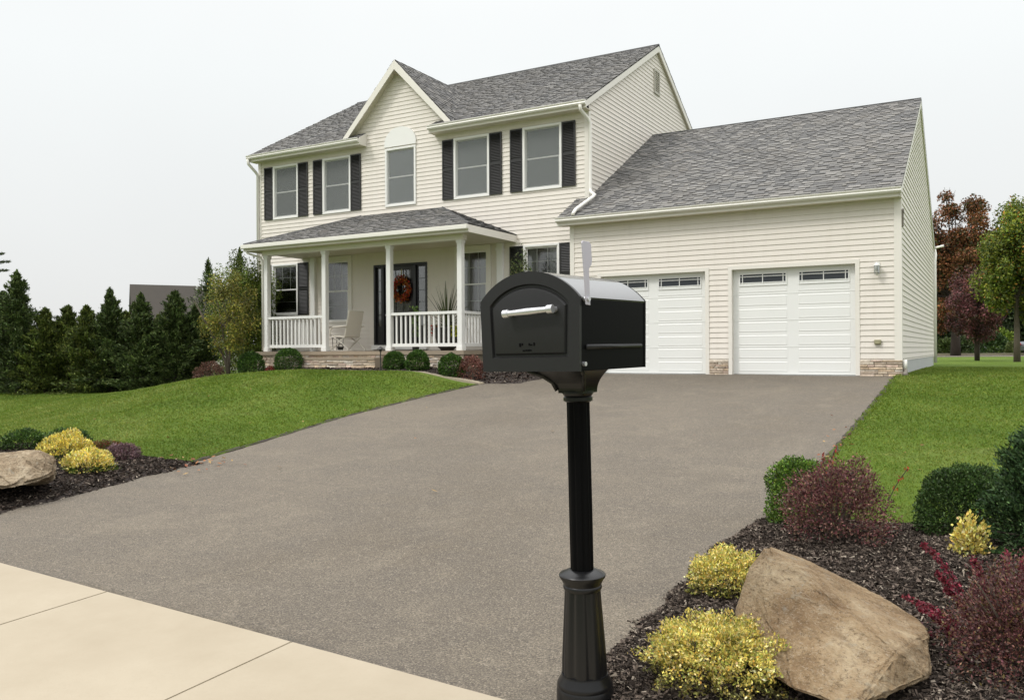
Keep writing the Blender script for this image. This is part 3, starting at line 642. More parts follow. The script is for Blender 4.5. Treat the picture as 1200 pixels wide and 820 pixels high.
# windows ---------------------------------------------------------------
def ring(mb, x0, x1, z0, z1, w, y0, y1, bw=None):
    bw = bw or w
    mb.box(x0, x1, y0, y1, z1-w, z1); mb.box(x0, x1, y0, y1, z0, z0+bw); mb.box(x0, x0+w, y0, y1, z0+bw, z1-w); mb.box(x1-w, x1, y0, y1, z0+bw, z1-w)
def window(x0, x1, z0, z1, trimw, tmat, cover, muntins=None, sill=0):
    y = YM; fr_ = MB()
    ring(fr_, x0-trimw, x1+trimw, z0-max(trimw, sill), z1+trimw, trimw, y-.052, y+.0, max(trimw, sill))
    ring(fr_, x0-.004, x1+.004, z0-.004, z1+.004, .02, y-.03, y+.1)
    if sill: fr_.box(x0-trimw-.03, x1+trimw+.03, y-.075, y-.05, z0-.05, z0-.02)
    W_ = fr_.build('window', tmat, house, bevel=.004, seg=1)
    s = MB(); zm = (z0+z1)/2
    ring(s, x0+.012, x1-.012, zm-.02, z1-.012, .035, y+.02, y+.05); ring(s, x0+.012, x1-.012, z0+.012, zm+.02, .04, y+.0, y+.03)
    if muntins:
        nx, nz_ = muntins
        for (a, b, yy) in ((zm, z1, y+.045), (z0, zm, y+.025)):
            for i in range(1, nx): xx = x0+(x1-x0)*i/nx; s.box(xx-.008, xx+.008, yy-.005, yy+.008, a+.02, b-.02)
            for j in range(1, nz_): zz = a+(b-a)*j/nz_; s.box(x0+.04, x1-.04, yy-.006, yy+.007, zz-.008, zz+.008)
    s.build('sash', M['white'], W_)
    p = MB(); p.box(x0+.02, x1-.02, y+.036, y+.041, zm, z1-.02); p.box(x0+.02, x1-.02, y+.014, y+.019, z0+.02, zm+.0); p.build('pane', M['glass'], W_)
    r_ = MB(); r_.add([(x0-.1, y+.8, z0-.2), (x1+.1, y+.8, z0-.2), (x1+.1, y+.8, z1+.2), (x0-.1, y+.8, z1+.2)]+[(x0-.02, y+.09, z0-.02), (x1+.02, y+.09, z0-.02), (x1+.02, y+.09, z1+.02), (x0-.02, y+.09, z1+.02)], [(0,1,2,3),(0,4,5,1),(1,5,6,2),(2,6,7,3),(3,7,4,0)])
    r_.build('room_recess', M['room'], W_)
    c = MB()
    if cover == 'blind':
        c.add([(x0+.012, y-.008, z0+.012), (x1-.012, y-.008, z0+.012), (x1-.012, y-.008, z1-.012), (x0+.012, y-.008, z1-.012)], [(0,1,2,3)]); c.build('insect_screen', M['screen'], W_); c = MB(); c.box(x0+.02, x1-.02, y+.07, y+.074, z0+.02, z1-.02); c.build('roller_blind', M['blind'], W_)
    else:
        for (a, b) in ((x0+.02, x0+.02+(x1-x0)*.30), (x1-.02-(x1-x0)*.30, x1-.02)):
            n = 24; vs = []
            for i in range(n+1):
                xx = a+(b-a)*i/n; yy = y+.14+.025*math.sin(i*1.55); vs += [(xx, yy, z0+.02), (xx, yy, z1-.02)]
            c.add(vs, [(2*i, 2*i+2, 2*i+3, 2*i+1) for i in range(n)])
        c.build('curtain', M['curtain'], W_)
    return W_
for a, b in UPW: window(a+.05, b-.05, ZU0+.05, ZU1-.05, .065, M['white'], 'blind')
for a, b, c, d in LOW: window(a+.05, b-.05, c+.05, d-.05, .065, M['white'], 'curtain', (3, 2))
for a, b, c, d in BIG: window(a, b, c, d, .16, M['trim'], 'curtain', (3, 2), .17)
# top-corner helper: small muntins in the upper right window's lower sash seen in the photograph are left to reflections
def shutter(x0, x1, z0, z1):
    o = MB(); y = YM-.022; ring(o, x0, x1, z0, z1, .045, y-.032, y); o.box(x0+.045, x1-.045, y-.032, y, (z0+z1)/2-.04, (z0+z1)/2+.04); o.box(x0+.04, x1-.04, y-.006, y, z0+.04, z1-.04)
    z = z0+.06
    while z < z1-.06:
        if abs(z-(z0+z1)/2) > .06: o.add([(x0+.045, y-.006, z+.035), (x1-.045, y-.006, z+.035), (x1-.045, y-.030, z), (x0+.045, y-.030, z), (x0+.045, y-.006, z-.004), (x1-.045, y-.006, z-.004)], [(0,1,2,3),(3,2,5,4)])
        z += .045
    o.build('shutter', M['black'], house)
for x0, x1 in ((-20.21,-19.80),(-18.63,-18.2),(-17.95,-17.54),(-16.33,-15.91),(-12.73,-12.32),(-11.06,-10.64),(-10.36,-9.95),(-8.69,-8.27)): shutter(x0, x1, ZU0-.0, ZU1+.0)
for x0, x1 in ((-20.29,-19.88),(-18.66,-18.2),(-10.39,-9.95),(-8.78,-8.37)): shutter(x0, x1, 1.85, 3.61)
# arched panel over the gable window
o = MB(); hw = (-13.71+14.93)/2; cx = -14.32; n = 22; pts = [(cx-hw, 7.03), (cx+hw, 7.03)]+[(cx+hw*math.cos(math.pi*i/n), 7.13+.50*math.sin(math.pi*i/n)) for i in range(n+1)]
k = len(pts); o.add([(x, YM-.055, z) for x, z in pts]+[(x, YM+.0, z) for x, z in pts], [tuple(range(k))]+[(i, (i+1) % k, k+(i+1) % k, k+i) for i in range(k)])
ap = o.build('arched_panel', M['white'], house)
# gable vent
v = MB(); ring_y = lambda a, b, c, d: v.box(XR+.0, XR+.05, a, b, c, d)
ring_y(6.08, 6.14, 9.05, 9.85); ring_y(6.54, 6.60, 9.05, 9.85); ring_y(6.14, 6.54, 9.79, 9.85); ring_y(6.14, 6.54, 9.05, 9.11)
for i in range(11): v.bar((XR+.03, 6.14, 9.13+i*.06), (XR+.03, 6.54, 9.13+i*.06), .03, .02)
v.build('gable_vent', M['ventm'], house)
# front door
dr = MB(); x0, x1, z0, z1 = DOOR; y = YM
ring(dr, x0, x1, .80, z1, .07, y-.03, y+.12); dr.box(x0+.30, x0+.40, y-.02, y+.12, .87, z1-.07); dr.box(x1-.54, x1-.44, y-.02, y+.12, .87, z1-.07)
D = dr.build('front_door', M['doorblack'], house, bevel=.004, seg=1)
t = MB(); t.box(x0-.03, x1+.03, y-.12, y+.1, .66, .80); t.build('threshold', M['white'], D)
lx0, lx1 = x0+.40, x1-.54; lf_ = MB(); lf_.box(lx0, lx1, y+.04, y+.09, .87, 1.55); ring(lf_, lx0, lx1, 1.55, z1-.07, .13, y+.04, y+.09)
for i in range(1, 3): xx = lx0+.13+(lx1-lx0-.26)*i/3; lf_.box(xx-.008, xx+.008, y+.045, y+.07, 1.68, z1-.2)
for i in range(1, 4): zz = 1.68+(z1-.2-1.68)*i/4; lf_.box(lx0+.13, lx1-.13, y+.046, y+.071, zz-.008, zz+.008)
for (a, b) in ((lx0+.12, (lx0+lx1)/2-.05), ((lx0+lx1)/2+.05, lx1-.12)): ring(lf_, a, b, .98, 1.45, .03, y+.03, y+.045)
lf_.build('door_leaf', M['doorblack'], D)
for (a, b) in ((x0+.07, x0+.30), (x1-.44, x1-.07)):
    s = MB(); s.box(a, b, y+.04, y+.09, .87, 1.35); ring(s, a, b, 1.35, z1-.07, .05, y+.04, y+.09)
    for i in range(1, 5): zz = 1.4+(z1-.12-1.4)*i/5; s.box(a+.05, b-.05, y+.045, y+.07, zz-.008, zz+.008)
    s.build('sidelight', M['doorblack'], D)
p = MB(); p.box(lx0+.12, lx1-.12, y+.06, y+.065, 1.66, z1-.19); p.box(x0+.11, x0+.26, y+.06, y+.065, 1.39, z1-.11); p.box(x1-.40, x1-.11, y+.06, y+.065, 1.39, z1-.11); p.build('door_glass', M['glass'], D)
k_ = MB(); k_.tube([(lx0+.07, y+.05, 1.75), (lx0+.07, y-.01, 1.75)], .025, 10); k_.tube([(lx0+.07, y-.01, 1.75), (lx0+.16, y-.015, 1.75)], .012, 8); k_.build('door_handle', M['silver'], D)
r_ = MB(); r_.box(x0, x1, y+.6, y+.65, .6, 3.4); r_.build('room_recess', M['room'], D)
# garage doors
for gi, (x0, x1) in enumerate(GD):
    g_ = MB(); y = .13; N = 8; rh = GH/N; cxm = (x0+x1)/2
    g_.box(x0, x1, y, y+.05, .01, GH)
    gd = g_.build('garage_door', M['gdoor'], house)
    pn = MB()
    for r_i in range(0, 7):
        za, zb = .03+r_i*rh+.035, .03+(r_i+1)*rh-.035
        for xa, xb in ((x0+.12, cxm-.12), (cxm+.12, x1-.12)):
            a = [(xa, za), (xb, za), (xb, zb), (xa, zb)]
            def ins(q): return [(xa+q, za+q), (xb-q, za+q), (xb-q, zb-q), (xa+q, zb-q)]
            L1, L2, L3 = ins(0), ins(.022), ins(.045)
            b0 = [(p[0], y+.001, p[1]) for p in L1]; b1 = [(p[0], y-.007, p[1]) for p in L2]; b2 = [(p[0], y-.0045, p[1]) for p in L3]
            pn.add(b0+b1+b2, [(i, (i+1) % 4, 4+(i+1) % 4, 4+i) for i in range(4)]+[(4+i, 4+(i+1) % 4, 8+(i+1) % 4, 8+i) for i in range(4)]+[(8,9,10,11)])
    for zz in [.03+2*rh*i for i in (1, 2, 3)]: pn.box(x0+.005, x1-.005, y-.006, y+.001, zz-.006, zz+.003)
    pn.build('raised_panels', M['gdoor'], gd)
    for xa, xb in ((x0+.14, cxm-.13), (cxm+.13, x1-.14)):
        f_ = MB(); ring(f_, xa, xb, 2.12, 2.42, .025, y-.022, y); xm = (xa+xb)/2
        f_.box(xm-.009, xm+.009, y-.018, y-.003, 2.145, 2.395)
        for xx in (xa+.085, xb-.085): f_.box(xx-.009, xx+.009, y-.018, y-.003, 2.145, 2.395)
        for zz in (2.195, 2.345): f_.box(xa+.025, xb-.025, y-.017, y-.002, zz-.009, zz+.009)
        F_ = f_.build('door_window', M['gdoor'], gd)
        q = MB(); q.box(xa+.02, xb-.02, y-.0025, y-.001, 2.14, 2.40); q.build('pane', M['carglass'], F_)
    # jambs and trim
    j = MB(); j.box(x0-.09, x0, -.028, .0, 0, GH+.09); j.box(x1, x1+.09, -.028, 0, 0, GH+.09); j.box(x0, x1, -.028, 0, GH, GH+.09)
    j.box(x0-.02, x0+.0, .0, .14, 0, GH); j.box(x1-.0, x1+.02, 0, .14, 0, GH); j.box(x0-.02, x1+.02, 0, .14, GH, GH+.02)
    j.build('garage_door_trim', M['trim'], house)
cap = MB(); cap.box(GX0+.02, -.01, .19, .22, -.05, 3.9); cap.build('garage_inner_wall', M['room'], house)
# downspouts
def spout(pts, name='downspout', r=.05):
    o = MB(); o.tube(pts, r, 8); return o.build(name, M['gutter'], house, smooth=True)
spout([(-7.93, .46, 7.26), (-7.93, .50, 7.13), (-7.86, .80, 6.95), (-7.82, .86, 6.85), (-7.82, .86, 5.05), (-7.80, .82, 4.93), (-7.62, .70, 4.82), (-7.60, .55, 4.74), (-7.78, -.15, 4.32), (-7.79, -.27, 4.22), (-7.79,-.33,4.15)])
spout([(-20.57, .46, 7.26), (-20.57, .50, 7.10), (-20.51, .78, 6.85), (-20.50, .85, 6.75), (-20.50, .85, .1)])
spout([(-18.4, -1.7, 3.82), (-18.38, -1.6, 3.68), (-18.1, -1.32, 3.55), (-18.06, -1.29, 3.45), (-18.06, -1.29, .65)], r=.035)
spout([(.04, 12.2, 4.0), (.07, 12.1, 3.8), (.06, 11.92, 3.6), (.06, 11.92, .1)])
spout([(.02, 12.2, 4.05), (.32, 12.25, 4.12)], 'gutter_end', .04)
spout([(.065, .08, .36), (.065, .08, .12)], 'downspout_boot', .05)
o = MB(); o.tube([(.065, .08, .14), (.07, .03, .06), (.10, -.10, .02)], .055, 10); o.build('drain_elbow', M['metergrey'], house, smooth=True)
# lamp, outlet, meter
o = MB(); o.box(-.52, -.42, -.04, -.015, 2.36, 2.52); o.tube([(-.47,-.04,2.47), (-.47,-.10,2.50), (-.47,-.13,2.46)], .012, 8); o.lathe([(.02,2.48),(.075,2.45),(.08,2.44)], 12, (-.47,-.13))
wl = o.build('wall_lamp', M['white'], house)
o = MB(); o.lathe([(.045,2.25),(.06,2.29),(.055,2.44)], 10, (-.47,-.13)); o.build('lamp_glass', M['glass'], wl); o = MB(); o.lathe([(.02,2.22),(.05,2.25)], 10, (-.47,-.13)); o.build('lamp_finial', M['white'], wl)
o = MB(); o.box(-.54, -.40, -.07, -.012, .70, .80); o.box(-.52, -.42, -.085, -.07, .71, .77); o.build('outlet_cover', M['outlet'], house, bevel=.006)
o = MB(); o.tube([(.03,.06,3.62), (.07,.06,3.62)], .06, 12); o.box(.02,.06,.0,.12,3.28,3.6); o.build('meter_box', M['metergrey'], house, bevel=.01)

# ------------------------------------------------------------------ PORCH THINGS
def torusleaf(): pass
def leaves(name, C_, D_, L, W, cols, mat, parent, up_=None):
    C_ = np.asarray(C_); n = len(C_); D_ = D_/np.maximum(np.linalg.norm(D_, axis=1)[:, None], 1e-6)
    sd = np.cross(D_, rng.normal(size=(n, 3))); sd /= np.maximum(np.linalg.norm(sd, axis=1)[:, None], 1e-6)
    L = np.asarray(L).reshape(-1, 1)*np.ones((n, 1)); W = np.asarray(W).reshape(-1, 1)*np.ones((n, 1))
    nr_ = np.cross(sd, D_)
    V = np.stack([C_-D_*L*.5, C_-sd*W*.5+nr_*W*.12, C_+D_*L*.5, C_+sd*W*.5+nr_*W*.12], 1).reshape(-1, 3)
    return np_mesh(name, V, np.arange(4*n).reshape(-1, 4), mat, parent, col=np.repeat(cols, 4, 0))
def palette(n, cols, wts, jit=.25):
    cols = np.array(cols); k = rng.choice(len(cols), n, p=np.array(wts)/sum(wts)); c = cols[k]*np.exp(rng.normal(size=(n, 1))*jit); return np.clip(c*(1+rng.normal(size=(n, 3))*.06), .002, .95)
wr = empty('wreath', (-14.28, YM-.06, 2.55), 'round wreath of orange and red autumn leaves on the black front door', 'wreath')
n = 900; a = rng.uniform(0, 2*np.pi, n); rr_ = rng.normal(0, .05, n); C_ = np.stack([(.26+rr_)*np.cos(a), rng.normal(-.02, .035, n), (.31+rr_)*np.sin(a)], 1)
leaves('wreath_leaves', C_, rng.normal(size=(n, 3)), .09, .05, palette(n, [(.42,.10,.02),(.34,.025,.018),(.50,.20,.03),(.10,.06,.02)], [4,4,2.5,3]), M['leaf'], wr)
o = MB(); o.tube([(.26*math.cos(2*math.pi*i/24), 0, .31*math.sin(2*math.pi*i/24)) for i in range(25)], .02, 6); o.build('wreath_ring', M['darkbark'], wr)
o = MB(); o.box(-.02,.02,.0,.01,.3,.62); o.build('ribbon', M['outlet'], wr)
# spiky planter
pp = atY(524, 400, -.65); pl_ = empty('potted_plant', (pp.x, -.65, .615), 'dark pot of spiky grass-like leaves with red and yellow flowers behind the porch railing', 'potted plant')
pl_.scale = (1.28,1.28,1.28)
o = MB(); o.lathe([(.13,0),(.22,.10),(.27,.34),(.28,.46),(.30,.48),(.30,.51),(.26,.51),(.25,.44)], 24); o.build('pot', M['pot'], pl_, smooth=True)
n = 70; Vs = []; Fs = []; Cs = []
for i in range(n):
    a = random.uniform(0, 6.28); el = random.uniform(.25, 1.5); L = random.uniform(.7, 1.15); p = Vector((0,0,.5)); d = Vector((math.cos(a)*math.cos(el), math.sin(a)*math.cos(el), math.sin(el))); s_ = d.cross(Vector((0,0,1))).normalized()
    for j in range(7):
        t = j/6; w_ = .022*(1-t)+.002; q = p+d*L*t+Vector((0,0,-1))*(L*.35*t*t*math.cos(el)); Vs += [q-s_*w_, q+s_*w_]
    b = len(Vs)-14; Fs += [(b+2*j, b+2*j+1, b+2*j+3, b+2*j+2) for j in range(6)]; c = random.uniform(.6, 1.5); Cs += [(.07*c,.085*c,.035*c)]*14
np_mesh('spiky_leaves', Vs, Fs, M['leaf'], pl_, col=np.array(Cs))
for nm, off, pal in (('red_flowers', (-.24,-.10,.44), (.5,.02,.03)), ('yellow_flowers', (.26,-.1,.42), (.6,.6,.05))):
    n = 420; C_ = np.clip(rng.normal(size=(n, 3)), -1.3, 1.3)*[.05,.05,.08]+np.array(off); leaves(nm, C_, rng.normal(size=(n, 3)), .05, .04, palette(n, [pal, (.06,.12,.03)], [3,1]), M['leaf'], pl_)
pp = atY(487, 372, -.75); sp2 = empty('potted_plant', (pp.x, -.75, .615), 'small upright green plant poking above the railing in front of the door', 'potted plant')
o = MB(); o.lathe([(.09,0),(.12,.25),(.13,.27),(.10,.27)], 16); o.lathe([(.02,.27),(.018,.8)], 6); o.build('pot', M['pot'], sp2)
n = 260; z = rng.uniform(.4, 1.28, n); C_ = np.stack([rng.normal(0,.05,n), rng.normal(0,.05,n), z], 1); leaves('plant_leaves', C_, rng.normal(size=(n,3))+[0,0,1], .09, .035, palette(n, [(.16,.24,.06),(.09,.16,.04)], [1,1]), M['leaf'], sp2)
# chair
pc_ = atY(409, 410, -.35); ch = empty('porch_chair', (pc_.x, -.35, .615), 'beige metal patio chair with sled base on the porch left of the door', 'chair')
ch.scale = (1.12, 1.12, 1.12); ch.rotation_euler.z = R(-8)
o = MB()
for s in (-.28, .28): o.add([(0,0,0)], []) if False else None
seat = MB(); seat.add([(-.38,-.27,.44), (.12,-.27,.39), (.12,.27,.39), (-.38,.27,.44), (-.38,-.27,.41), (.12,-.27,.36), (.12,.27,.36), (-.38,.27,.41)], [(0,1,2,3),(4,7,6,5),(0,4,5,1),(3,2,6,7),(0,3,7,4),(1,5,6,2)]); seat.build('seat', M['chair'], ch, bevel=.01)
back = MB(); back.add([(.10,-.27,.40), (.28,-.27,1.10), (.28,.27,1.10), (.10,.27,.40), (.14,-.27,.38), (.32,-.27,1.09), (.32,.27,1.09), (.14,.27,.38)], [(0,1,2,3),(4,7,6,5),(0,4,5,1),(3,2,6,7),(0,3,7,4),(1,5,6,2)]); back.build('backrest', M['chair'], ch, bevel=.01)
for s in (-.30, .30):
    o = MB(); o.tube([(.24,s,.68), (-.30,s,.66), (-.40,s,.60), (-.42,s,.50), (-.40,s,.42)], .02, 8); o.build('armrest', M['chair'], ch, smooth=True)
    o = MB(); o.tube([(-.35,s,.42), (.05,s,.22), (.28,s,.06), (.34,s,.02), (.2,s,.015), (-.36,s,.015), (-.42,s,.03), (-.3,s,.10), (.12,s,.36)], .016, 8); o.build('sled_leg', M['chair'], ch, smooth=True)
pc_ = atY(396, 410, -.05); tb = empty('side_table', (pc_.x, -.05, .615), 'small dark wire side table behind the beige porch chair', 'table')
o = MB(); o.lathe([(.19,.40),(.2,.41),(.2,.42),(.0,.42)], 20); o.build('table_top', M['pot'], tb)
for i in range(4): a = i*math.pi/2+.5; o = MB(); o.tube([(.17*math.cos(a), .17*math.sin(a), .40), (.15*math.cos(a), .15*math.sin(a), 0)], .01, 6); o.build('leg', M['pot'], tb)
pc_ = atY(399, 410, -.5); bx = empty('small_basket', (pc_.x, -.5, .615), 'small dark basket on the porch floor in front of the chair', 'basket')
o = MB(); o.lathe([(.07,0),(.10,.12),(.11,.14),(.09,.14),(.08,.03)], 14); o.build('basket_body', M['pot'], bx); o = MB(); o.tube([(.1*math.cos(math.pi*i/10), 0, .13+.1*math.sin(math.pi*i/10)) for i in range(11)], .008, 6); o.build('basket_handle', M['pot'], bx)
# path light
pg_ = atY(446, 434, -2.75); z0 = float(G(pg_.x, -2.75)); pt_ = empty('path_light', (pg_.x, -2.75, z0), 'black path light on a thin stake at the foot of the steps', 'garden light')
o = MB(); o.tube([(0,0,0), (0,0,.50)], .014, 8); o.build('stake', M['pot'], pt_); o = MB(); o.lathe([(.03,.50),(.035,.56),(.11,.57),(.03,.63),(.01,.65)], 16); o.build('lamp_cap', M['pot'], pt_)

# ------------------------------------------------------------------ SHRUBS AND TREES
def blobdir(n):
    d = rng.normal(size=(n, 3)); d /= np.linalg.norm(d, axis=1)[:, None]; return d
def lump(d, seed, amp, f=2.2):
    out = np.empty(len(d))
    for i, q in enumerate(d): out[i] = mnoise.noise(Vector((q[0]*f+seed*3.1, q[1]*f-seed, q[2]*f+seed*7.7)))
    return 1+amp*out
def shrub(name, label, cat, loc, rx, ry, h, n, L, W, pal, wts, group=None, amp=.35, f=2.2, shell=.62, upb=.3, spread=1., jit=.28, stems=7, rough=None, base=.35, mat='leaf', tuft=None, flat=1.0, inner=None):
    root = empty(name, loc, label, cat, group); sd = random.uniform(0, 50)
    d = blobdir(n); d[:, 2] = np.where(d[:, 2] < -base, -d[:, 2], d[:, 2])
    r_ = shell+(1-shell)*rng.random(n)**.55; lm = lump(d, sd, amp, f)
    cz = h*base/(1+base)
    q = d*np.stack([np.full(n, rx), np.full(n, ry), np.where(d[:,2] > 0, h-cz, cz/base*flat)], 1)*(r_*lm)[:, None]
    q[:, 2] += cz; q += rng.normal(size=(n, 3))*.02*spread*max(rx, .3)
    q[:, 2] = np.maximum(q[:, 2], .015)
    dirs = d*.8+blobdir(n)*.9+[0, 0, upb]
    cols = palette(n, pal, wts, jit)
    # natural colour patches of this plant
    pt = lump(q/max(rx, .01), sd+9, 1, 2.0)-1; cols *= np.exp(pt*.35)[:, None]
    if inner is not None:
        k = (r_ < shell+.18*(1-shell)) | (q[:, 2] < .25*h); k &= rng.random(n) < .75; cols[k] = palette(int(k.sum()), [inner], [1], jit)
    leaves('foliage', q, dirs, L*rng.uniform(.6, 1.25, n), W*rng.uniform(.6, 1.2, n), cols, M[mat], root)
    o = MB()
    for i in range(stems):
        a = 6.28*i/stems+random.uniform(-.3,.3); e = random.uniform(.35, .85)
        p3 = Vector((rx*e*math.cos(a), ry*e*math.sin(a), h*random.uniform(.55,.9))); o.tube([(rx*.06*math.cos(a), ry*.06*math.sin(a), -.06), Vector(p3)*.5+Vector((0,0,-.02)), p3], [.014,.009,.003], 5)
    o.build('stem', M['bark'], root)
    return root
def gp(X, Y): return (X, Y, float(G(X, Y)))
def bp(poly, X, Y, hm):
    z, _ = bedz(poly, np.array([X]), np.array([Y]), hm); return (X, Y, float(z[0])-.01)
YEL = [(.66,.52,.12),(.58,.51,.15),(.76,.66,.30),(.26,.28,.06),(.60,.36,.07)]; YW = [4.5,3,2.2,3.4,.4]
GRN = [(.035,.075,.012),(.06,.115,.018),(.11,.17,.03),(.02,.045,.01)]; GW = [4,4,1.2,2]
PUR = [(.10,.032,.036),(.16,.062,.056),(.24,.13,.10),(.05,.02,.02),(.13,.11,.05)]; PW = [4,3,2.2,2,1.4]
# right bed
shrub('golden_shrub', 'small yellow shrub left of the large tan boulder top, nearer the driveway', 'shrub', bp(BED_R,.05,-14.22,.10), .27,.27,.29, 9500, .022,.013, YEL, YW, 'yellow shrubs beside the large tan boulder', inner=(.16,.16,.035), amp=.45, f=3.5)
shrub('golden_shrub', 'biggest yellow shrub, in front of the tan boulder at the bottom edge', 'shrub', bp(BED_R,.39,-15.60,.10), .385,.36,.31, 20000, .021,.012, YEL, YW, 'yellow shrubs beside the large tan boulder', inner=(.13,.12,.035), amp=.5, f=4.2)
shrub('golden_shrub', 'upright yellow-leaved shrub between the dark round bush and the red barberry', 'shrub', bp(BED_R,1.57,-12.95,.10), .125,.125,.28, 1500, .036,.022, YEL, [5,4,3,1,.3], 'yellow shrubs beside the large tan boulder', amp=.9, f=3.2, shell=.3, upb=.8)
shrub('boxwood_shrub', 'bright green boxwood half hidden behind the purple barberry by the driveway', 'shrub', bp(BED_R,.17,-12.25,.10), .30,.30,.62, 10000, .029,.017, [(.06,.12,.015),(.11,.19,.025),(.19,.27,.04),(.03,.06,.01)], [4,4,1.6,2], amp=.25)
shrub('barberry_shrub', 'rounded purple-brown barberry with fine twiggy leaves right of the boxwood', 'shrub', bp(BED_R,.58,-12.85,.10), .45,.40,.63, 13000, .026,.013, PUR, PW, amp=.38, f=2.6, shell=.35, stems=26)
shrub('round_evergreen', 'dark green ball-shaped evergreen on the lawn edge right of the barberry', 'shrub', bp(BED_R,1.55,-12.15,.10), .43,.38,.60, 26000, .025,.014, [(.03,.064,.014),(.052,.095,.02),(.08,.13,.034),(.02,.038,.009)], [4,3,1,2], amp=.14, f=3)
def barberry_big():
    X, Y = 1.90, -14.92; loc = Vector(bp(BED_R, X, Y, .10))
    r_ = shrub('barberry_shrub', 'large dark red barberry with arching crimson shoots at the bottom right corner', 'shrub', loc, .44,.50,.54, 20000, .021,.011, [(.075,.026,.028),(.13,.05,.045),(.17,.085,.06),(.05,.022,.02),(.12,.085,.03)], [4,3,2,2,1.6], amp=.4, f=2.6, shell=.3, stems=30)
    for (u0, v0, u1, v1, dd) in ((1150,735,1083,638,.05),(1140,742,1100,672,.0),(1150,760,1062,700,-.05),(1160,775,1078,712,-.1),(1135,780,1092,722,-.15),(1150,790,1066,736,-.1),(1180,720,1180,648,.1),(1195,730,1199,655,.1),(1165,725,1140,655,.05),(1130,770,1112,745,-.1),(1150,755,1108,690,0)):
        a = at(u0, v0, 5.0)-loc; b = at(u1, v1, 5.0+dd)-loc; pts = []; Cs = []; Ds = []
        for j in range(15):
            t = j/14; p = a.lerp(b, t)+Vector((0,0,.05*math.sin(math.pi*t))); pts.append(p)
            if j > 4:
                for q in range(22): Cs.append(tuple(p+Vector((random.gauss(0,.009), random.gauss(0,.009), random.gauss(0,.009))))); Ds.append(tuple((b-a).normalized()*.8+Vector(blobdir(1)[0])))
        o = MB(); o.tube(pts, [.0035]*14+[.002], 5); st_ = o.build('shoot_stem', M['darkbark'], r_); leaves('crimson_leaves', Cs, np.array(Ds), .026, .014, palette(len(Cs), [(.21,.026,.045),(.16,.028,.04),(.11,.025,.03)], [2,2,1], .25), M['leaf'], st_)
barberry_big()
# arching red grass-like shoots by the drive edge
o = MB(); rs = empty('red_twig', bp(BED_R,.25,-11.95,.10), 'thin red leafy shoots rising between boxwood and lawn at the driveway edge', 'plant')
Cs = []
for dx, lean, hh in ((0.02,.05,.62),(.06,.12,.70),(.60,.2,.56)):
    o = MB(); pts = [(dx+lean*t*t, .1*t, hh*t) for t in np.linspace(0, 1, 7)]; o.tube(pts, .004, 5)
    for p in pts[4:]:
        for q in range(8): Cs.append((p[0]+random.gauss(0,.012), p[1]+random.gauss(0,.012), p[2]+random.gauss(0,.02)))
    o.build('shoot_stem', M['darkbark'], rs); leaves('shoot_leaves', Cs, rng.normal(size=(len(Cs),3))+[0,0,1.4], .035, .012, palette(len(Cs), [(.36,.05,.02),(.30,.03,.03)], [1,1]), M['leaf'], rs)
# left bed
hl = .07
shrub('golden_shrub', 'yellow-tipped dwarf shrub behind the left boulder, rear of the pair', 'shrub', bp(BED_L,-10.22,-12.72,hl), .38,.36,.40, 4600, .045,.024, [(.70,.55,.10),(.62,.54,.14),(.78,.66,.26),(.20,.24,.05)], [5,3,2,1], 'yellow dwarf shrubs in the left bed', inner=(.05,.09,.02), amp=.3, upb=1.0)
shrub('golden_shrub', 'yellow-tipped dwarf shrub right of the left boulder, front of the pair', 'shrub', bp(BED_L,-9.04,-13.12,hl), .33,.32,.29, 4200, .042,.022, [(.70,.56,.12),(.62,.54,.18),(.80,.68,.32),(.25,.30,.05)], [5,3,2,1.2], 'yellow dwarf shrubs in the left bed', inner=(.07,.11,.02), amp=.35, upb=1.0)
shrub('round_evergreen', 'low dark green mound directly behind the rear yellow dwarf shrub', 'shrub', bp(BED_L,-11.15,-12.05,hl), .44,.34,.36, 3600, .05,.02, GRN, GW, amp=.3)
shrub('round_evergreen', 'low dark green shrub behind the left boulder at the left edge', 'shrub', bp(BED_L,-12.05,-12.25,hl), .40,.34,.32, 3400, .05,.02, GRN, GW, amp=.3)
shrub('low_shrub', 'low olive and dark red shrub behind the front yellow dwarf shrub', 'shrub', bp(BED_L,-10.12,-12.08,hl), .33,.26,.22, 1700, .045,.022, [(.10,.09,.02),(.14,.04,.02),(.06,.06,.015)], [2,2,1], amp=.3)
shrub('low_shrub', 'small purple-grey barberry rightmost in the left bed', 'shrub', bp(BED_L,-9.45,-12.3,hl), .28,.24,.24, 1900, .035,.02, [(.14,.08,.09),(.20,.13,.13),(.07,.035,.04)], [3,2,2], amp=.35)
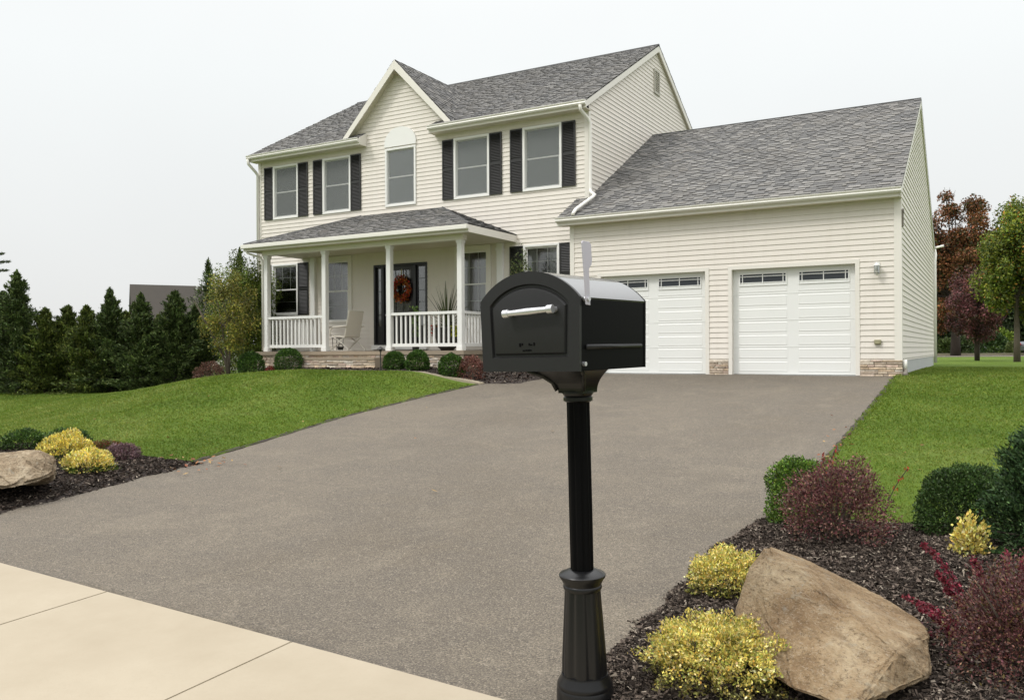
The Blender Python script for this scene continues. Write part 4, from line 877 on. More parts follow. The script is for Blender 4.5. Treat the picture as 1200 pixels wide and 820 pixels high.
# house bed boxwoods
for (u, v, r_, lb) in ((462,434,13.5,'clipped round boxwood just right of the path light'),(489.5,434.5,14.5,'clipped round boxwood second right of the path light, under the porch railing'),(529.5,436,16.5,'clipped round boxwood nearest the driveway, below the spiky potted plant'),(338,434.5,17,'clipped round boxwood at the left end of the porch steps'),(294.5,439,16,'clipped round boxwood at the left corner of the house')):
    Yb = -2.35 if u > 400 else -2.4 if u > 310 else -2.7
    q = atY(u, v, Yb); rm = r_*(q-CAM).dot(fw)/F_PX
    shrub('boxwood_shrub', lb, 'shrub', (q.x, Yb, float(G(q.x, Yb))-.02), rm, rm, rm*1.72, 6500, .045, .026, [(.032,.075,.01),(.055,.12,.014),(.09,.16,.025),(.018,.04,.007)], [4,4,1,2], 'clipped boxwoods in front of the porch', amp=.12, base=.6, shell=.7, stems=4)
q = atY(552, 437, -2.2); shrub('barberry_shrub', 'low russet shrub between the last boxwood and the black mailbox', 'shrub', (q.x, -2.2, float(G(q.x,-2.2))), .36,.34,.62, 2400, .05,.026, [(.17,.07,.05),(.22,.11,.08),(.10,.04,.035)], [3,2,2], amp=.3)
q = atY(317, 436, -2.3); shrub('flower_clump', 'small clump of reddish leaves between the two leftmost boxwoods', 'plant', (q.x, -2.3, float(G(q.x,-2.3))), .2,.18,.2, 500, .05,.03, [(.34,.09,.07),(.25,.05,.04),(.10,.10,.03)], [3,2,1], amp=.3)
q = atY(246, 443, -2.0); shrub('barberry_shrub', 'brownish red shrub at the foot of the yellow-green tree', 'shrub', (q.x,-2.0, float(G(q.x,-2.0))), .55,.5,.66, 2600, .05,.03, [(.12,.06,.04),(.17,.09,.06),(.07,.035,.025)], [3,2,2], amp=.3)
# tall loose shrub beside the porch, seen over the mailbox
X = -9.55; shrub('tall_shrub', 'tall loose leafy shrub at the house wall, showing above the mailbox', 'shrub', (X, .0, float(G(X,.0))), .55,.42,3.15, 7000, .075,.035, [(.07,.10,.03),(.12,.15,.05),(.17,.19,.08),(.04,.05,.02)], [3,3,1,2], amp=.4, f=3, shell=.3)

def conifer(label, loc, h, rad, n, pal, wts, group=None, taper=.85, droop=0, L=.11, W=.028, jag=.25, name='evergreen_tree', full_=1.):
    root = empty(name, loc, label, 'tree', group)
    o = MB(); o.tube([(0,0,-.1), (0,0,h*.5), (0,0,h*.985)], [.018*h+.02, .012*h, .004], 7); o.build('trunk', M['darkbark'], root)
    nb = int(90+h*26); Cs = []; Ds = []; per = max(6, n//nb); br_ = MB()
    for i in range(nb):
        t = (i+.5)/nb; t = t**.9; z = h*(.02+.97*t)
        prof = min(1, (1-t)/full_)**taper
        a = i*2.39996+random.uniform(-.4,.4); ll = rad*(prof+.03)*random.uniform(1-jag, 1+jag*.7)
        e = R(random.uniform(4, 50))+droop+t*.5-(.5 if t < .12 else 0); d = Vector((math.cos(a)*math.cos(e), math.sin(a)*math.cos(e), math.sin(e)))
        if i % 3 == 0: br_.tube([(0,0,z), Vector((0,0,z))+d*ll*.9], [.012,.004], 4, False)
        m_ = max(5, int(per*(.35+1.3*prof)))
        s = rng.random(m_)**.6; sp = .075*ll+.035
        c = np.array([0,0,z])+np.outer(s*ll, np.array(d))+rng.normal(size=(m_, 3))*sp*np.array([1,1,.8])*(1.15-s[:, None]*.7)
        Cs.append(c); Ds.append(np.array(d)+rng.normal(size=(m_, 3))*.55+[0,0,.25])
    tp = rng.uniform(0, 1, 40); Cs.append(np.stack([rng.normal(0,.02,40), rng.normal(0,.02,40), h*(.93+.09*tp)], 1)); Ds.append(rng.normal(size=(40,3))*.5+[0,0,1.2])
    Cs = np.concatenate(Cs); Cs[:, 2] = np.maximum(Cs[:, 2], .02); Ds = np.concatenate(Ds); n = len(Cs)
    cols = palette(n, pal, wts, .3); sd = random.uniform(0, 40); cols *= np.exp(.45*(lump(Cs*1.3, sd, 1, 1)-1))[:, None]
    leaves('crown', Cs, Ds, L*rng.uniform(.6, 1.5, n), W*rng.uniform(.7, 1.5, n), cols, M['needle'], root)
    br_.build('branch', M['darkbark'], root)
    return root
EV = [(.042,.066,.018),(.068,.098,.026),(.10,.135,.04),(.022,.034,.011)]; EW = [4,4,1.6,2]
EV2 = [(.058,.082,.017),(.092,.12,.023),(.14,.165,.034),(.030,.042,.011)]
hedge = [(3,343,37,31.5,0,'at the left edge of the photo'),(20,319,30,30,0,'tallest at the left end'),(53,362,26,30,1,'first low one right of the tallest'),(80,359,27,30.5,1,'broad low one with paler green tips'),(101,359,24,29.5,1,'low one left of the pointed narrow one'),(129,339,24,29.5,0,'pointed narrow one left of the neighbour roof'),(147,366,21,30.5,1,'low one under the left end of the neighbour roof'),(165,345,26,29,0,'pointed, before the brown roof'),(186,370,22,30.5,1,'short one in front of the roof middle'),(205,342,28,29,0,'broad dark one before the roof right half'),(229,358,24,29.5,0,'rightmost, beside the yellow-green tree')]
for i, (u, v, rp, d, k, lb) in enumerate(hedge):
    t_ = at(u, v, d); g_ = float(G(t_.x, t_.y)); h = t_.z-g_
    conifer('dark evergreen in the row, '+lb, (t_.x, t_.y, g_), h, rp*d/F_PX*1.28, 22000, EV2 if k else EV, EW, 'evergreens in a row beyond the left lawn', taper=.80, L=.12, W=.032, jag=.42, full_=.72)
for u, v, d, rp, lb in ((244,305,44,30,'spruce with a bare spiky top rising behind the yellow-green tree, left one'),(281,293,42,34,'spruce with a spiky top behind the yellow-green tree, near the house')):
    t_ = at(u, v, d); g_ = float(G(t_.x, t_.y)); conifer(lb, (t_.x, t_.y, g_), t_.z-g_, rp*d/F_PX*1.7, 6500, EV, EW, 'spruces behind the yellow-green tree', taper=1.0, L=.18, W=.04, jag=.5)
conifer('small dark conifer in the left bed at the left edge', bp(BED_L, -12.05,-12.9,.07), .82, .24, 5000, EV, EW, L=.05, W=.014, name='dwarf_conifer')
cr = conifer('tall dark green conifer shrub in the bed at the right edge', bp(BED_R, 2.06,-12.75,.10), .86, .48, 36000, [(.026,.056,.018),(.042,.082,.026),(.068,.11,.036),(.014,.028,.010)], EW, L=.034, W=.012, name='dwarf_conifer', taper=.42, jag=.15)

def tree(label, loc, h, crown_c, crown_r, n, L, W, pal, wts, trunk_r, name='deciduous_tree', group=None, clumps=34, trunkmat='bark', clump_r=.32, lean=(0,0), low=.3, shell=.45, sparse=1., multi=1, spreadz=1.0):
    """crown_c: crown centre height, crown_r: (rx, ry, rz)"""
    root = empty(name, loc, label, 'tree', group); rx, ry, rz = crown_r
    Cs = []; Ds = []; pts_c = []
    for i in range(clumps):
        d = blobdir(1)[0]; rr = shell+(1-shell)*random.random()**.6
        pts_c.append(np.array([d[0]*rx*rr+lean[0], d[1]*ry*rr+lean[1], crown_c+d[2]*rz*rr]))
    o = MB(); top = crown_c+rz*.35; fork = crown_c-rz*.75
    for q in range(multi):
        off = Vector((random.uniform(-.1,.1), random.uniform(-.1,.1), 0))*(multi > 1)*3
        o.tube([(0,0,-.1), Vector((off.x*.3, off.y*.3, fork*.5)), Vector((off.x, off.y, fork)), Vector((lean[0]*.6+off.x*2, lean[1]*.6+off.y*2, (fork+top)/2)), (lean[0]+off.x*3, lean[1]+off.y*3, top)], [trunk_r*1.25, trunk_r, trunk_r*.85, trunk_r*.5, trunk_r*.12], 9)
    o.build('trunk', M[trunkmat], root, smooth=True)
    lb = MB()
    for c in pts_c:
        c = Vector(c); t = random.uniform(.0, .75); s = Vector((lean[0]*t, lean[1]*t, fork+(top-fork)*t*.8)); s.z = min(s.z, c.z+.1); mid = s.lerp(c, .5)+Vector((0,0,.08*rz))
        lb.tube([s, mid, c], [trunk_r*.35, trunk_r*.2, trunk_r*.05], 5, False)
        for j in range(3): e = c+Vector(blobdir(1)[0])*clump_r*rx*.9; lb.tube([mid.lerp(c, .6), e], [trunk_r*.09, trunk_r*.03], 4, False)
    lb.build('limb', M[trunkmat], root)
    per = n//clumps; ca = []
    for c in pts_c:
        m_ = int(per*random.uniform(.6, 1.4)); d = blobdir(m_); rr = rng.random(m_)**.5; cr_ = clump_r*random.uniform(.7, 1.3)
        p = c+d*rr[:, None]*np.array([rx, ry, rz*spreadz])*cr_; Cs.append(p); Ds.append(d*.5+blobdir(m_)+[0,0,-.15]); ca.append(np.full(m_, random.gauss(0, .22)))
    Cs = np.concatenate(Cs); Ds = np.concatenate(Ds); ca = np.concatenate(ca); n = len(Cs); cols = palette(n, pal, wts, .25)*np.exp(ca)[:, None]
    leaves('crown', Cs, Ds, L*rng.uniform(.6, 1.3, n), W*rng.uniform(.6, 1.3, n), cols, M['leaf'], root)
    return root
# yellow-green young tree beside the house
b_ = at(268, 441, 24.6); s_ = 24.6/F_PX; g_ = float(G(b_.x, b_.y))
tree('small yellow-green leaning tree with thin grey trunks left of the house', (b_.x, b_.y, g_), 0, 62*s_+.3, (32*s_, 32*s_, 46*s_), 9000, .07, .035, [(.20,.18,.03),(.13,.15,.025),(.28,.24,.04),(.07,.085,.02)], [3,3,1.5,1.5], .035, clumps=40, multi=4, clump_r=.3)
b_ = at(288, 437, 28); s_ = 28/F_PX; g_ = float(G(b_.x, b_.y))
tree('bushy green tree between the yellow-green tree and the house corner', (b_.x, b_.y, g_), 0, 68*s_+.3, (38*s_, 36*s_, 66*s_), 30000, .08, .04, [(.10,.14,.02),(.15,.19,.025),(.06,.09,.015)], [3,2,2], .06, clumps=50, clump_r=.34, shell=.3)
# right side trees
b_ = at(1145, 425, 38.5); s_ = 38.5/F_PX; g_ = float(G(b_.x, b_.y))
tree('young purple-red tree with a narrow twiggy crown on the right lawn', (b_.x, b_.y, g_), 0, 68*s_, (32*s_, 30*s_, 44*s_), 18000, .11, .055, [(.10,.04,.04),(.17,.06,.065),(.24,.10,.10),(.06,.035,.025),(.08,.06,.03)], [3,2.5,1.2,2,1], .09, clumps=54, multi=3, clump_r=.27, shell=.3, trunkmat='darkbark')
b_ = at(1192, 427, 34.5); s_ = 34.5/F_PX; g_ = float(G(b_.x, b_.y))
tree('yellow-green maple with a straight pale trunk at the right edge', (b_.x, b_.y, g_), 0, 116*s_, (43*s_, 42*s_, 64*s_), 42000, .12, .075, [(.16,.19,.02),(.10,.14,.02),(.24,.24,.035),(.05,.08,.015),(.36,.16,.03)], [3,3.5,1.2,2.4,.3], .11, clumps=90, clump_r=.3, shell=.15)
b_ = at(1120, 418, 62); s_ = 62/F_PX; g_ = float(G(b_.x, b_.y))
tree('large russet-brown tree with layered branches behind the purple tree', (b_.x, b_.y, g_), 0, 108*s_, (54*s_, 48*s_, 80*s_), 46000, .20, .12, [(.20,.078,.034),(.15,.065,.027),(.28,.125,.05),(.06,.05,.02),(.07,.075,.02)], [3,3,1.6,2,1.3], .30, clumps=120, clump_r=.25, shell=.2, trunkmat='darkbark', spreadz=.55)
DK = [(.022,.038,.012),(.035,.055,.015),(.055,.08,.02),(.014,.022,.008)]
for i, (u, d, topv, rp, lb) in enumerate(((1098,84,300,46,'dark woodland tree glimpsed right of the garage wall'),(1150,90,285,46,'dark woodland tree behind the purple tree'),(1196,80,300,48,'dark woodland tree behind the maple trunk'),(1235,86,280,50,'dark woodland tree beyond the right edge'))):
    b_ = at(u, 414, d); s_ = d/F_PX; H = (414-topv)*s_
    tree(lb, (b_.x, b_.y, float(G(b_.x, b_.y))), 0, H*.5, (rp*1.25*s_, rp*s_, H*.52), 22000, .36, .24, DK, [3,3,1.5,2], .3, group='dark trees across the far road', clumps=50, clump_r=.34, shell=.2, trunkmat='darkbark')
for (u, d, w_, h_, pal, lb) in ((1162,70,20,26,[(.025,.05,.012),(.04,.07,.016)],'dark green rounded bush across the far road, left of the car'),(1175,76,13,30,[(.16,.22,.03),(.10,.15,.02)],'bright yellow-green bush behind the dark rounded bush'),(1111,74,14,20,[(.08,.11,.03),(.05,.07,.02)],'green bush across the road right of the garage'),(1132,73,16,22,[(.03,.05,.014),(.05,.07,.02)],'dark green bush across the road behind the purple tree trunk'),(1186,66,7,14,[(.20,.24,.09),(.14,.17,.06)],'pale green low bush beside the parked car')):
    b_ = at(u, 413, d); s_ = d/F_PX; shrub('roadside_bush', lb, 'shrub', (b_.x, b_.y, float(G(b_.x, b_.y))), w_*s_, w_*s_*.8, h_*s_, 2600, .22,.13, pal, [1,1], 'bushes across the far road', amp=.35)
# far road + kerb + car
def strip(name, d0, d1, z, mat):
    o = MB(); ps = []
    for u in (900, 1400): ps.append(at(u, 410, d0))
    for u in (1400, 900): ps.append(at(u, 410, d1))
    o.add([(p.x, p.y, z) for p in ps], [(0,1,2,3)]); return tag(o.build(name, mat), kind='structure')
strip('far_road', 54, 63, .022, M['asphalt'])
a = at(900, 410, 64); b_ = at(1400, 410, 64); o = MB(); o.bar((a.x, a.y, .1), (b_.x, b_.y, .1), .35, .16); tag(o.build('far_kerb', M['walk']), kind='structure')
c_pos = at(1234, 412, 62); dr_ = (at(1300,410,62)-at(1100,410,62)).normalized()
car = empty('parked_car', (c_pos.x, c_pos.y, .03), 'grey car with a red tail lamp parked beyond the maple trunk', 'car', rz=math.atan2(dr_.y, dr_.x))
o = MB(); pr = [(-2.1,.35),(-2.15,.75),(-1.95,1.0),(-1.4,1.05),(-1.0,1.45),(.7,1.48),(1.3,1.02),(2.1,.9),(2.2,.6),(2.15,.35)]; k = len(pr)
o.add([(x, y*(1-.12*(z > 1.1)), z) for y in (-.88,.88) for x, z in pr], [tuple(range(k)), tuple(range(2*k-1, k-1, -1))]+[(i, (i+1) % k, k+(i+1) % k, k+i) for i in range(k)]); o.build('body', M['carpaint'], car, bevel=.06)
o = MB()
for s in (-1, 1): o.add([(x, s*.80, z) for x, z in ((-1.25,1.08),(-.92,1.38),(.62,1.40),(1.05,1.08))]+[(x, s*.86, z) for x, z in ((-1.25,1.08),(-.92,1.38),(.62,1.40),(1.05,1.08))], [(0,1,2,3),(4,7,6,5),(0,4,5,1),(1,5,6,2),(2,6,7,3),(3,7,4,0)])
o.build('side_window', M['carglass'], car)
for x in (-1.35, 1.35):
    for s in (-1, 1): o = MB(); o.tube([(x, s*.70, .33), (x, s*.90, .33)], .33, 20); o.build('wheel', M['tyre'], car)
for s in (-1, 1): o = MB(); o.tube([(-2.1, s*.62, .80), (-2.2, s*.62, .80)], .17, 16); o.build('tail_lamp', M['redlens'], car)
# pine reaching in from beyond the left edge
b_ = at(-62, 455, 40); g_ = float(G(b_.x, b_.y)); pn_ = empty('pine_tree', (b_.x, b_.y, g_), 'pine outside the left edge, one needled branch reaching into the sky', 'tree')
o = MB(); o.tube([(0,0,0), (0,0,11)], [.2,.03], 8); o.build('trunk', M['darkbark'], pn_)
Cs = []; Ds = []; bo = MB()
for k in range(46):
    a = random.uniform(0, 6.28); z = 2+8.5*k/46; ll = 1.7*(1-k/60)*random.uniform(.7, 1.1); d = Vector((math.cos(a), math.sin(a), .3))
    if k in (19, 20, 21): d = Vector((rt.x, rt.y, .06*(k-20)+.05)); ll = (2.95, 3.0, 2.75)[k-19]; z = at(0,309+(20-k)*6,40).z-g_-.05
    e = Vector((0,0,z))+d*ll; bo.tube([(0,0,z), e], [.02,.006], 5, False); m_ = 300
    s = rng.random(m_)**.6; tw = rng.normal(size=(m_,3))*[.16,.16,.09]*(1.2-s[:,None]); Cs.append(np.array([0,0,z])+np.outer(s*ll, np.array(d))+tw); Ds.append(np.array(d)+rng.normal(size=(m_,3))*.5)
Cs = np.concatenate(Cs); Ds = np.concatenate(Ds); leaves('crown', Cs, Ds, .2, .035, palette(len(Cs), [(.05,.07,.02),(.035,.05,.018)], [1,1]), M['needle'], pn_); bo.build('branch', M['darkbark'], pn_)
# neighbour house
nb0 = at(152, 333, 66); vr_ = Vector((nb0.x-CAM.x, nb0.y-CAM.y, 0)).normalized(); dx_ = Vector((vr_.y, -vr_.x, 0)); dx_.rotate(Matrix.Rotation(R(1.5), 3, 'Z')); LL = 8.2; ang = math.atan2(dx_.y, dx_.x)
ngz = float(G(nb0.x, nb0.y)); nh = empty('neighbour_house', (nb0.x, nb0.y, ngz), 'distant house with a plain brown roof behind the evergreen row', 'house', rz=ang)
zt = nb0.z-ngz; ev = zt-3.0
o = MB(); o.add([(0,0,zt), (LL,0,zt), (LL,-4.2,ev), (0,-4.2,ev), (0,4.2,ev), (LL,4.2,ev)]+[(0,0,zt-.15), (LL,0,zt-.15), (LL,-4.2,ev-.15), (0,-4.2,ev-.15), (0,4.2,ev-.15), (LL,4.2,ev-.15)], [(0,1,2,3),(1,0,4,5),(6,9,8,7),(7,11,10,6),(3,2,8,9),(4,10,11,5),(0,3,9,6),(0,6,10,4),(1,7,8,2),(1,5,11,7)])
nr_o = o.build('roof', M['brownroof'], nh)
o = MB(); o.tube([(LL*.60,-.4,zt-.5), (LL*.60,-.4,zt+.0)], .07, 8); o.tube([(LL*.66,-.4,zt-.5), (LL*.66,-.4,zt+.05)], .07, 8); o.build('roof_pipe', M['white'], nr_o)
o = MB(); o.box(.3, LL-.3, -3.8, 3.8, 0, ev-.1); o.add([(.3,-3.8,ev-.1), (.3,3.8,ev-.1), (.3,0,zt-.3), (LL-.3,-3.8,ev-.1), (LL-.3,3.8,ev-.1), (LL-.3,0,zt-.3)], [(0,1,2),(3,5,4)]); o.build('wall', M['paletan'], nh)
for i in range(4):
    x = LL*(.15+.22*i); o = MB(); ring(o, x, x+1.1, 1.2, 2.6, .08, -3.86, -3.8); wn = o.build('window', M['white'], nh); o = MB(); o.box(x+.08, x+1.02, -3.83, -3.81, 1.28, 2.52); o.build('pane', M['carglass'], wn)

# ------------------------------------------------------------------ BOULDERS
def boulder(name, label, pts, mat, cuts=6, amp=.02, seed=3, bev=.045):
    c = sum((Vector(p) for p in pts), Vector())/len(pts); zb = min(p[2] for p in pts); org = Vector((c.x, c.y, zb))
    bm = bmesh.new()
    for p in pts: bm.verts.new(Vector(p)-org)
    bmesh.ops.convex_hull(bm, input=bm.verts)
    for vv in [v for v in bm.verts if not v.link_faces]: bm.verts.remove(vv)
    bmesh.ops.dissolve_limit(bm, angle_limit=.02, verts=bm.verts, edges=bm.edges)
    bmesh.ops.bevel(bm, geom=list(bm.edges), offset=bev, segments=3, affect='EDGES', clamp_overlap=True)
    bmesh.ops.triangulate(bm, faces=bm.faces)
    for _ in range(cuts): 
        le = [e for e in bm.edges if e.calc_length() > .024]
        if not le: break
        bmesh.ops.subdivide_edges(bm, edges=le, cuts=1)
        bmesh.ops.triangulate(bm, faces=bm.faces)
    bm.normal_update(); sv_ = Vector((seed*3.3, seed*1.7, seed))
    for v in bm.verts:
        p = v.co; n1 = mnoise.noise(p*2.6+sv_)*1.3+mnoise.noise(p*6+sv_)*.6+mnoise.noise(p*15+sv_)*.34+mnoise.noise(p*36+sv_)*.20
        lay = abs(mnoise.noise(Vector((p.x*1.2+p.z*2.2, p.y*1.4, (p.z+.55*p.x)*8))+sv_))
        v.co += v.normal*amp*(n1-.35*(lay < .05))
    me = bpy.data.meshes.new(name); bm.to_mesh(me); bm.free(); me.materials.append(mat)
    for f in me.polygons: f.use_smooth = True
    o = bpy.data.objects.new(name, me); COL.objects.link(o); o.location = org; return tag(o, label, 'boulder')
rm1 = rockmat('tan_sandstone', (.235,.15,.078), (.38,.27,.155), (.50,.39,.25), R(27))
rm2 = rockmat('tan_granite', (.22,.16,.10), (.34,.26,.17), (.46,.38,.27), R(5))
pts = [at(897,638,5.25), at(950,657,5.3), at(1020,691,5.1), at(1080,727,4.88), at(1091,741,4.72), at(1050,764,4.25), at(1090,792,4.34), at(1066,806,4.22), at(1042,814,4.12), at(1000,832,4.02), at(925,806,4.25), at(866,760,4.72), at(861,712,5.0), at(880,660,5.2),
       at(940,654,5.6), at(1060,722,5.3), at(1085,790,5.0), at(900,740,5.6)]
boulder('boulder', 'large slanting tan boulder in the mulch right of the mailbox', pts, rm1, amp=.014, seed=2, bev=.022)
pts = [at(-30,548,9.9), at(-20,536,10.2), at(15,528,10.3), at(30,526,10.3), at(38,531,10.25), at(60,530,10.35), at(68,538,10.4), at(68,553,10.3), at(52,562,10.05), at(20,570,9.8), at(-25,576,9.7), at(0,531,10.8), at(60,535,10.8), at(60,562,10.8), at(-20,570,10.8)]
boulder('boulder', 'long low tan boulder in the left bed at the edge of the photo', pts, rm2, amp=.03, seed=5, bev=.05)

# ------------------------------------------------------------------ MAILBOX
MBP = Vector((-.226, -16.055, -1.333))
mbx = empty('mailbox', MBP, 'large black arched mailbox with silver handle and raised flag on a fluted post', 'mailbox')
# lean: very slightly toward the left
leanq = Matrix.Rotation(R(-1.05), 3, Vector((fw.x, fw.y, 0)).normalized()); rz = Matrix.Rotation(R(-6.3), 3, 'Z')
mbx.rotation_euler = (leanq @ rz).to_euler()
def zv(v, d=4.6): return .615-(v-410)*d/F_PX+1.333
flute = lambda k, dep: (lambda a, z: 1-dep*(.5+.5*math.cos(a*k))**3)
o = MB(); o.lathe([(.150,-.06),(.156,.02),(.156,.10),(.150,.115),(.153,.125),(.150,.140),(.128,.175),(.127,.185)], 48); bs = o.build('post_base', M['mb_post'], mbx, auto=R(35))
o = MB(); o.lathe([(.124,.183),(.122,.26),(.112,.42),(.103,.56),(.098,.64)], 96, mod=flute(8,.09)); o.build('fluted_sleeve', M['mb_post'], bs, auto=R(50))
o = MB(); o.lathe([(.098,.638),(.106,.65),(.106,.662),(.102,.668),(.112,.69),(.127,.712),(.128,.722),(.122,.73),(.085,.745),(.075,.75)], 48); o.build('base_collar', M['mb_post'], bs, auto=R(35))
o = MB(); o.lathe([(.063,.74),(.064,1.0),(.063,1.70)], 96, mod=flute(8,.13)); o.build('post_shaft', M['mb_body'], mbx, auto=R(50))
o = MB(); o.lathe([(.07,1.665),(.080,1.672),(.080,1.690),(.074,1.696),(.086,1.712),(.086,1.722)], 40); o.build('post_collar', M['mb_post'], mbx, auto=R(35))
# bracket loft
BZ = 1.845
lo = MB(); lv = []; K = 10
for i in range(K+1):
    t = i/K; z = 1.715+(BZ+.004-1.715)*t; e = 1-(1-t**2.4); g_ = t**2.1
    xh = .078+(.165-.078)*g_; y0 = -.075-(.225-.075)*g_; y1 = .075+.0*g_; r_ = .03
    lv.append([(-xh,y0,z),(xh,y0,z),(xh,y1,z),(-xh,y1,z)])
for i in range(K): lo.add(lv[i]+lv[i+1], [(0,1,5,4),(1,2,6,5),(2,3,7,6),(3,0,4,7)])
lo.add(lv[0]+lv[-1], [(3,2,1,0),(4,5,6,7)])
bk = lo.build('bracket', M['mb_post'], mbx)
bmm = bmesh.new(); bmm.from_mesh(bk.data); bmesh.ops.remove_doubles(bmm, verts=bmm.verts, dist=1e-5); bmesh.ops.recalc_face_normals(bmm, faces=bmm.faces); bmm.to_mesh(bk.data); bmm.free()
for s in (-1,1): o = MB(); o.tube([(s*.085, -.08, 1.73), (s*.10, -.10, 1.775), (s*.135, -.155, 1.815), (s*.17, -.232, BZ-.004)], .011, 8); o.build('bracket_rib', M['mb_front'], bk, smooth=True)
# box body
W_, L_, H_, RISE = .608, .700, .362, .142; yF = -.459; yB = yF+L_
def arch(w_, h_, rise, n=40, wb=None, ins=0):
    hw = w_/2-ins; hb = (wb or w_)/2-ins; Rr = (hw*hw+rise*rise)/(2*rise); zc = h_+rise-Rr; a0 = math.asin(min(1, hw/Rr))
    pts = [(-hb, ins), (hb, ins), (hw, h_)]; pts += [(Rr*math.sin(a), zc+Rr*math.cos(a)) for a in [a0-2*a0*i/n for i in range(1, n)]]; pts.append((-hw, h_)); return pts
def extr(mb, prof, y0, y1, caps=True):
    k = len(prof); mb.add([(x, y0, z+BZ) for x, z in prof]+[(x, y1, z+BZ) for x, z in prof], [(i, (i+1) % k, k+(i+1) % k, k+i) for i in range(k)]+([tuple(range(k))[::-1], tuple(range(k, 2*k))] if caps else []))
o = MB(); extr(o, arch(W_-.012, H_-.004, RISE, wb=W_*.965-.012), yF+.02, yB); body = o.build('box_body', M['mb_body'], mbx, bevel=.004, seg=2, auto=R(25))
o = MB(); ar = arch(W_-.004, H_-.002, RISE+.002, wb=W_*.965)[2:]; k = len(ar); o.add([(x, y, z+BZ) for y in (yF+.021, yB-.013) for x, z in ar]+[(x*.98, y, z+BZ-.012) for y in (yF+.021, yB-.013) for x, z in ar], [(i, i+1, k+i+1, k+i) for i in range(k-1)]+[(2*k+i, 3*k+i, 3*k+i+1, 2*k+i+1) for i in range(k-1)]+[(0,k,3*k,2*k),(k-1,3*k-1,4*k-1,2*k-1)]+[(i,2*k+i,2*k+i+1,i+1) for i in range(k-1)]+[(k+i,k+i+1,3*k+i+1,3*k+i) for i in range(k-1)])
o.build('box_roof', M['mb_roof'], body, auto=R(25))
o = MB(); extr(o, arch(W_-.006, H_, RISE-.002, wb=W_*.965-.006), yB-.012, yB+.004); o.build('rear_rim', M['mb_body'], body, auto=R(25))
for zz, ya, yb2 in ((.118, yF+.07, yB-.06),):
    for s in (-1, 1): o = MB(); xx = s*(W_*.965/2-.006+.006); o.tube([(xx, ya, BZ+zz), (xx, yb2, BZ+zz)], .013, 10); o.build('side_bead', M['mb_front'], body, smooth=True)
o = MB(); o.tube([(W_*.965/2-.01, yF+.045, BZ+.035), (W_*.965/2+.012, yF+.045, BZ+.035)], .011, 10); o.build('screw', M['silver'], body)
# door with channel
o = MB(); out = arch(W_, H_, RISE, wb=W_*.965); k = len(out)
def inset(q): return arch(W_-2*q, H_-q*.35, RISE-q*.30, wb=W_*.965-2*q) if False else None
def scaled(q):
    pr = arch(W_-2*q, H_-.02-.1*q, RISE*(1-1.5*q), wb=W_*.965-2*q); zb = .070+.0*q
    zmax = H_+RISE-q*1.02; m0 = max(z for x, z in pr); res = []
    for x, z in pr: res.append((x, zb+(z)*(zmax-zb)/m0 if z > 1e-6 else zb+(q-.062)))
    return res
loops = [[(x, yF+.02, z) for x, z in out], [(x, yF, z) for x, z in out]]
for q, yy in ((.062, 0), (.068, .013), (.077, .013), (.086, 0), (.090,-.001)): loops.append([(x, yF+yy, z) for x, z in scaled(q)])
vs = [(x, y, z+BZ) for lp in loops for x, y, z in lp]; fs = []
for li in range(len(loops)-1): fs += [(li*k+i, li*k+(i+1) % k, (li+1)*k+(i+1) % k, (li+1)*k+i) for i in range(k)]
fs += [tuple((len(loops)-1)*k+i for i in range(k)), tuple(range(k))[::-1]]
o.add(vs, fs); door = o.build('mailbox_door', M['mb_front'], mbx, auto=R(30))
# embossed maker's mark, illegible in the photograph: small raised dashes
o = MB()
for x, z, w2, h2 in ((-.052,.135,.010,.018),(-.038,.138,.006,.012),(.004,.137,.006,.012),(.016,.134,.012,.006),(.034,.138,.007,.016),(-.03,.106,.012,.007),(-.014,.107,.010,.008),(.0,.107,.010,.008),(.013,.107,.009,.007)): o.box(x-w2/2, x+w2/2, yF-.004, yF, BZ+z-h2/2, BZ+z+h2/2)
o.build('embossed_mark', M['mb_body'], door)
# handle
hx, hz, tl = .030, BZ+.300, R(2.6); o = MB(); ca, sa = math.cos(tl), math.sin(tl)
def hp(s, dy=-.045): return (hx+s*ca, yF+dy, hz+s*sa)
o.tube([hp(-.150), hp(-.118), hp(-.116), hp(-.03), hp(.0), hp(.03), hp(.116), hp(.118), hp(.150)], [.021,.021,.014,.0165,.0175,.0165,.014,.022,.022], 16)
for s in (-.134, .134): o.tube([hp(s, 0), hp(s, -.045)], .015, 12)
o.build('handle', M['silver'], door, bevel=.002, seg=1, auto=R(35))
# flag
xx = W_/2+.012; yb0 = yF+.052; fl_ = MB(); lean_ = -.030
prof = [(-.020,-.035),(.020,-.038),(.018,.135),(.028,.150),(.044,.160),(.050,.180),(.046,.262),(.030,.272),(-.030,.272),(-.038,.262),(-.026,.10)]
k = len(prof); fl_.add([(xx+t, yb0+y*1.02+lean_*max(0, z)*.9, BZ+H_-.005+z) for t in (0,.006) for y, z in prof], [tuple(range(k)), tuple(range(2*k-1, k-1, -1))]+[(i, (i+1) % k, k+(i+1) % k, k+i) for i in range(k)])
fo = fl_.build('flag', M['flagm'], mbx, bevel=.0015, seg=1); o = MB(); o.tube([(W_/2-.01, yb0, BZ+H_-.012), (xx+.014, yb0, BZ+H_-.012)], .012, 12); o.build('flag_pivot', M['silver'], fo)

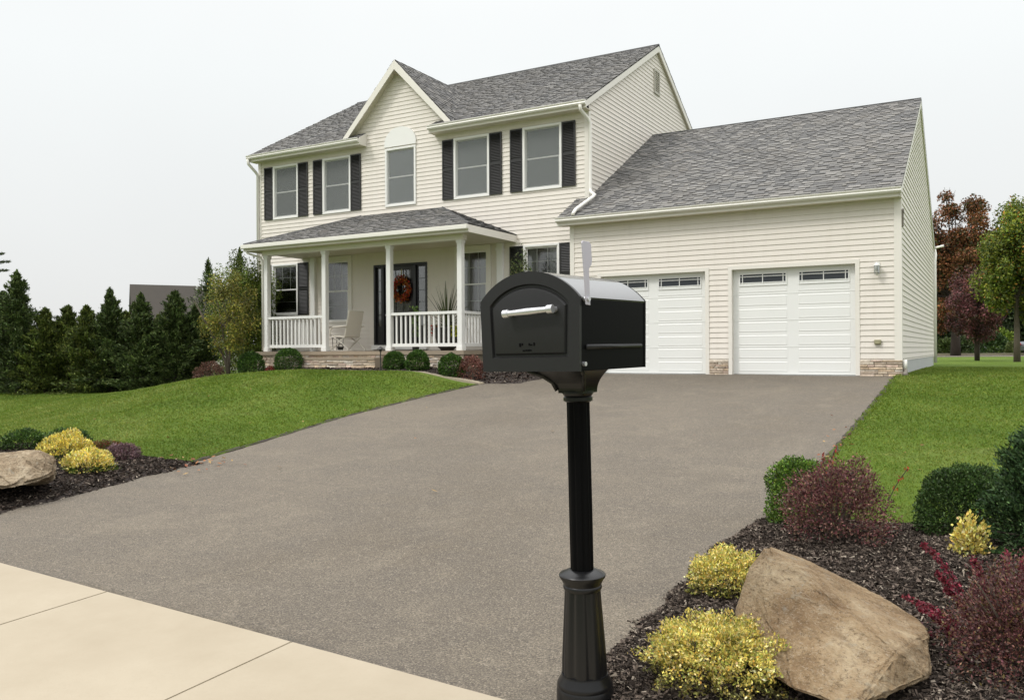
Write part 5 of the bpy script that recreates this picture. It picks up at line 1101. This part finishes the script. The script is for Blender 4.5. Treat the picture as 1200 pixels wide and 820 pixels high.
# ------------------------------------------------------------------ LIGHT
W = bpy.data.worlds.new('World'); S.world = W; W.use_nodes = True; nt = W.node_tree; bg = nt.nodes['Background']
SUN_EL = R(48); SUN_DIR = Vector((-.62, -.78, 0)).normalized()      # where the light comes from (ground bearing)
sky = nt.nodes.new('ShaderNodeTexSky'); sky.sky_type = 'NISHITA'; sky.sun_disc = False; sky.sun_elevation = SUN_EL
sky.sun_rotation = math.atan2(SUN_DIR.x, SUN_DIR.y); sky.dust_density = 3; sky.air_density = 1
tc = nt.nodes.new('ShaderNodeTexCoord'); sx = nt.nodes.new('ShaderNodeSeparateXYZ'); nt.links.new(tc.outputs['Generated'], sx.inputs[0])
rp = nt.nodes.new('ShaderNodeValToRGB'); nt.links.new(sx.outputs['Z'], rp.inputs['Fac']); e = rp.color_ramp.elements
e[0].position = 0; e[0].color = (.755,.76,.752,1); e[1].position = .30; e[1].color = (.90,.928,.926,1)
q = e.new(.62); q.color = (1,1,1,1)
# overcast brightening toward the zenith
mr = nt.nodes.new('ShaderNodeMapRange'); nt.links.new(sx.outputs['Z'], mr.inputs[0]); mr.inputs[1].default_value = .36; mr.inputs[2].default_value = .95; mr.inputs[3].default_value = 9.6; mr.inputs[4].default_value = 28.5; mr.interpolation_type = 'SMOOTHSTEP'
cl = nt.nodes.new('ShaderNodeVectorMath'); cl.operation = 'SCALE'; nt.links.new(rp.outputs[0], cl.inputs[0]); nt.links.new(mr.outputs[0], cl.inputs['Scale'])
nn = nt.nodes.new('ShaderNodeTexNoise'); nn.inputs['Scale'].default_value = 1.6; nn.inputs['Detail'].default_value = 5; nt.links.new(tc.outputs['Generated'], nn.inputs['Vector'])
n2 = nt.nodes.new('ShaderNodeMapRange'); nt.links.new(nn.outputs['Fac'], n2.inputs[0]); n2.inputs[1].default_value = .3; n2.inputs[2].default_value = .7; n2.inputs[3].default_value = .97; n2.inputs[4].default_value = 1.03
c2 = nt.nodes.new('ShaderNodeVectorMath'); c2.operation = 'SCALE'; nt.links.new(cl.outputs[0], c2.inputs[0]); nt.links.new(n2.outputs[0], c2.inputs['Scale'])
mx = nt.nodes.new('ShaderNodeMix'); mx.data_type = 'RGBA'; mx.inputs[0].default_value = .96; nt.links.new(sky.outputs[0], mx.inputs[6]); nt.links.new(c2.outputs[0], mx.inputs[7])
nt.links.new(mx.outputs[2], bg.inputs['Color']); bg.inputs['Strength'].default_value = .1
sl = bpy.data.lights.new('sun', 'SUN'); sl.energy = 1.5; sl.angle = R(11); sl.color = (1, .97, .925)
so_ = bpy.data.objects.new('sun', sl); COL.objects.link(so_); sd = Vector((SUN_DIR.x*math.cos(SUN_EL), SUN_DIR.y*math.cos(SUN_EL), math.sin(SUN_EL)))
so_.rotation_euler = sd.to_track_quat('Z', 'Y').to_euler(); so_.location = (0, -10, 30)
S.view_settings.view_transform = 'Standard'; S.view_settings.look = 'None'; S.view_settings.exposure = .14; S.view_settings.gamma = 1
S.render.engine = 'CYCLES'; S.cycles.max_bounces = 6; S.cycles.transparent_max_bounces = 8
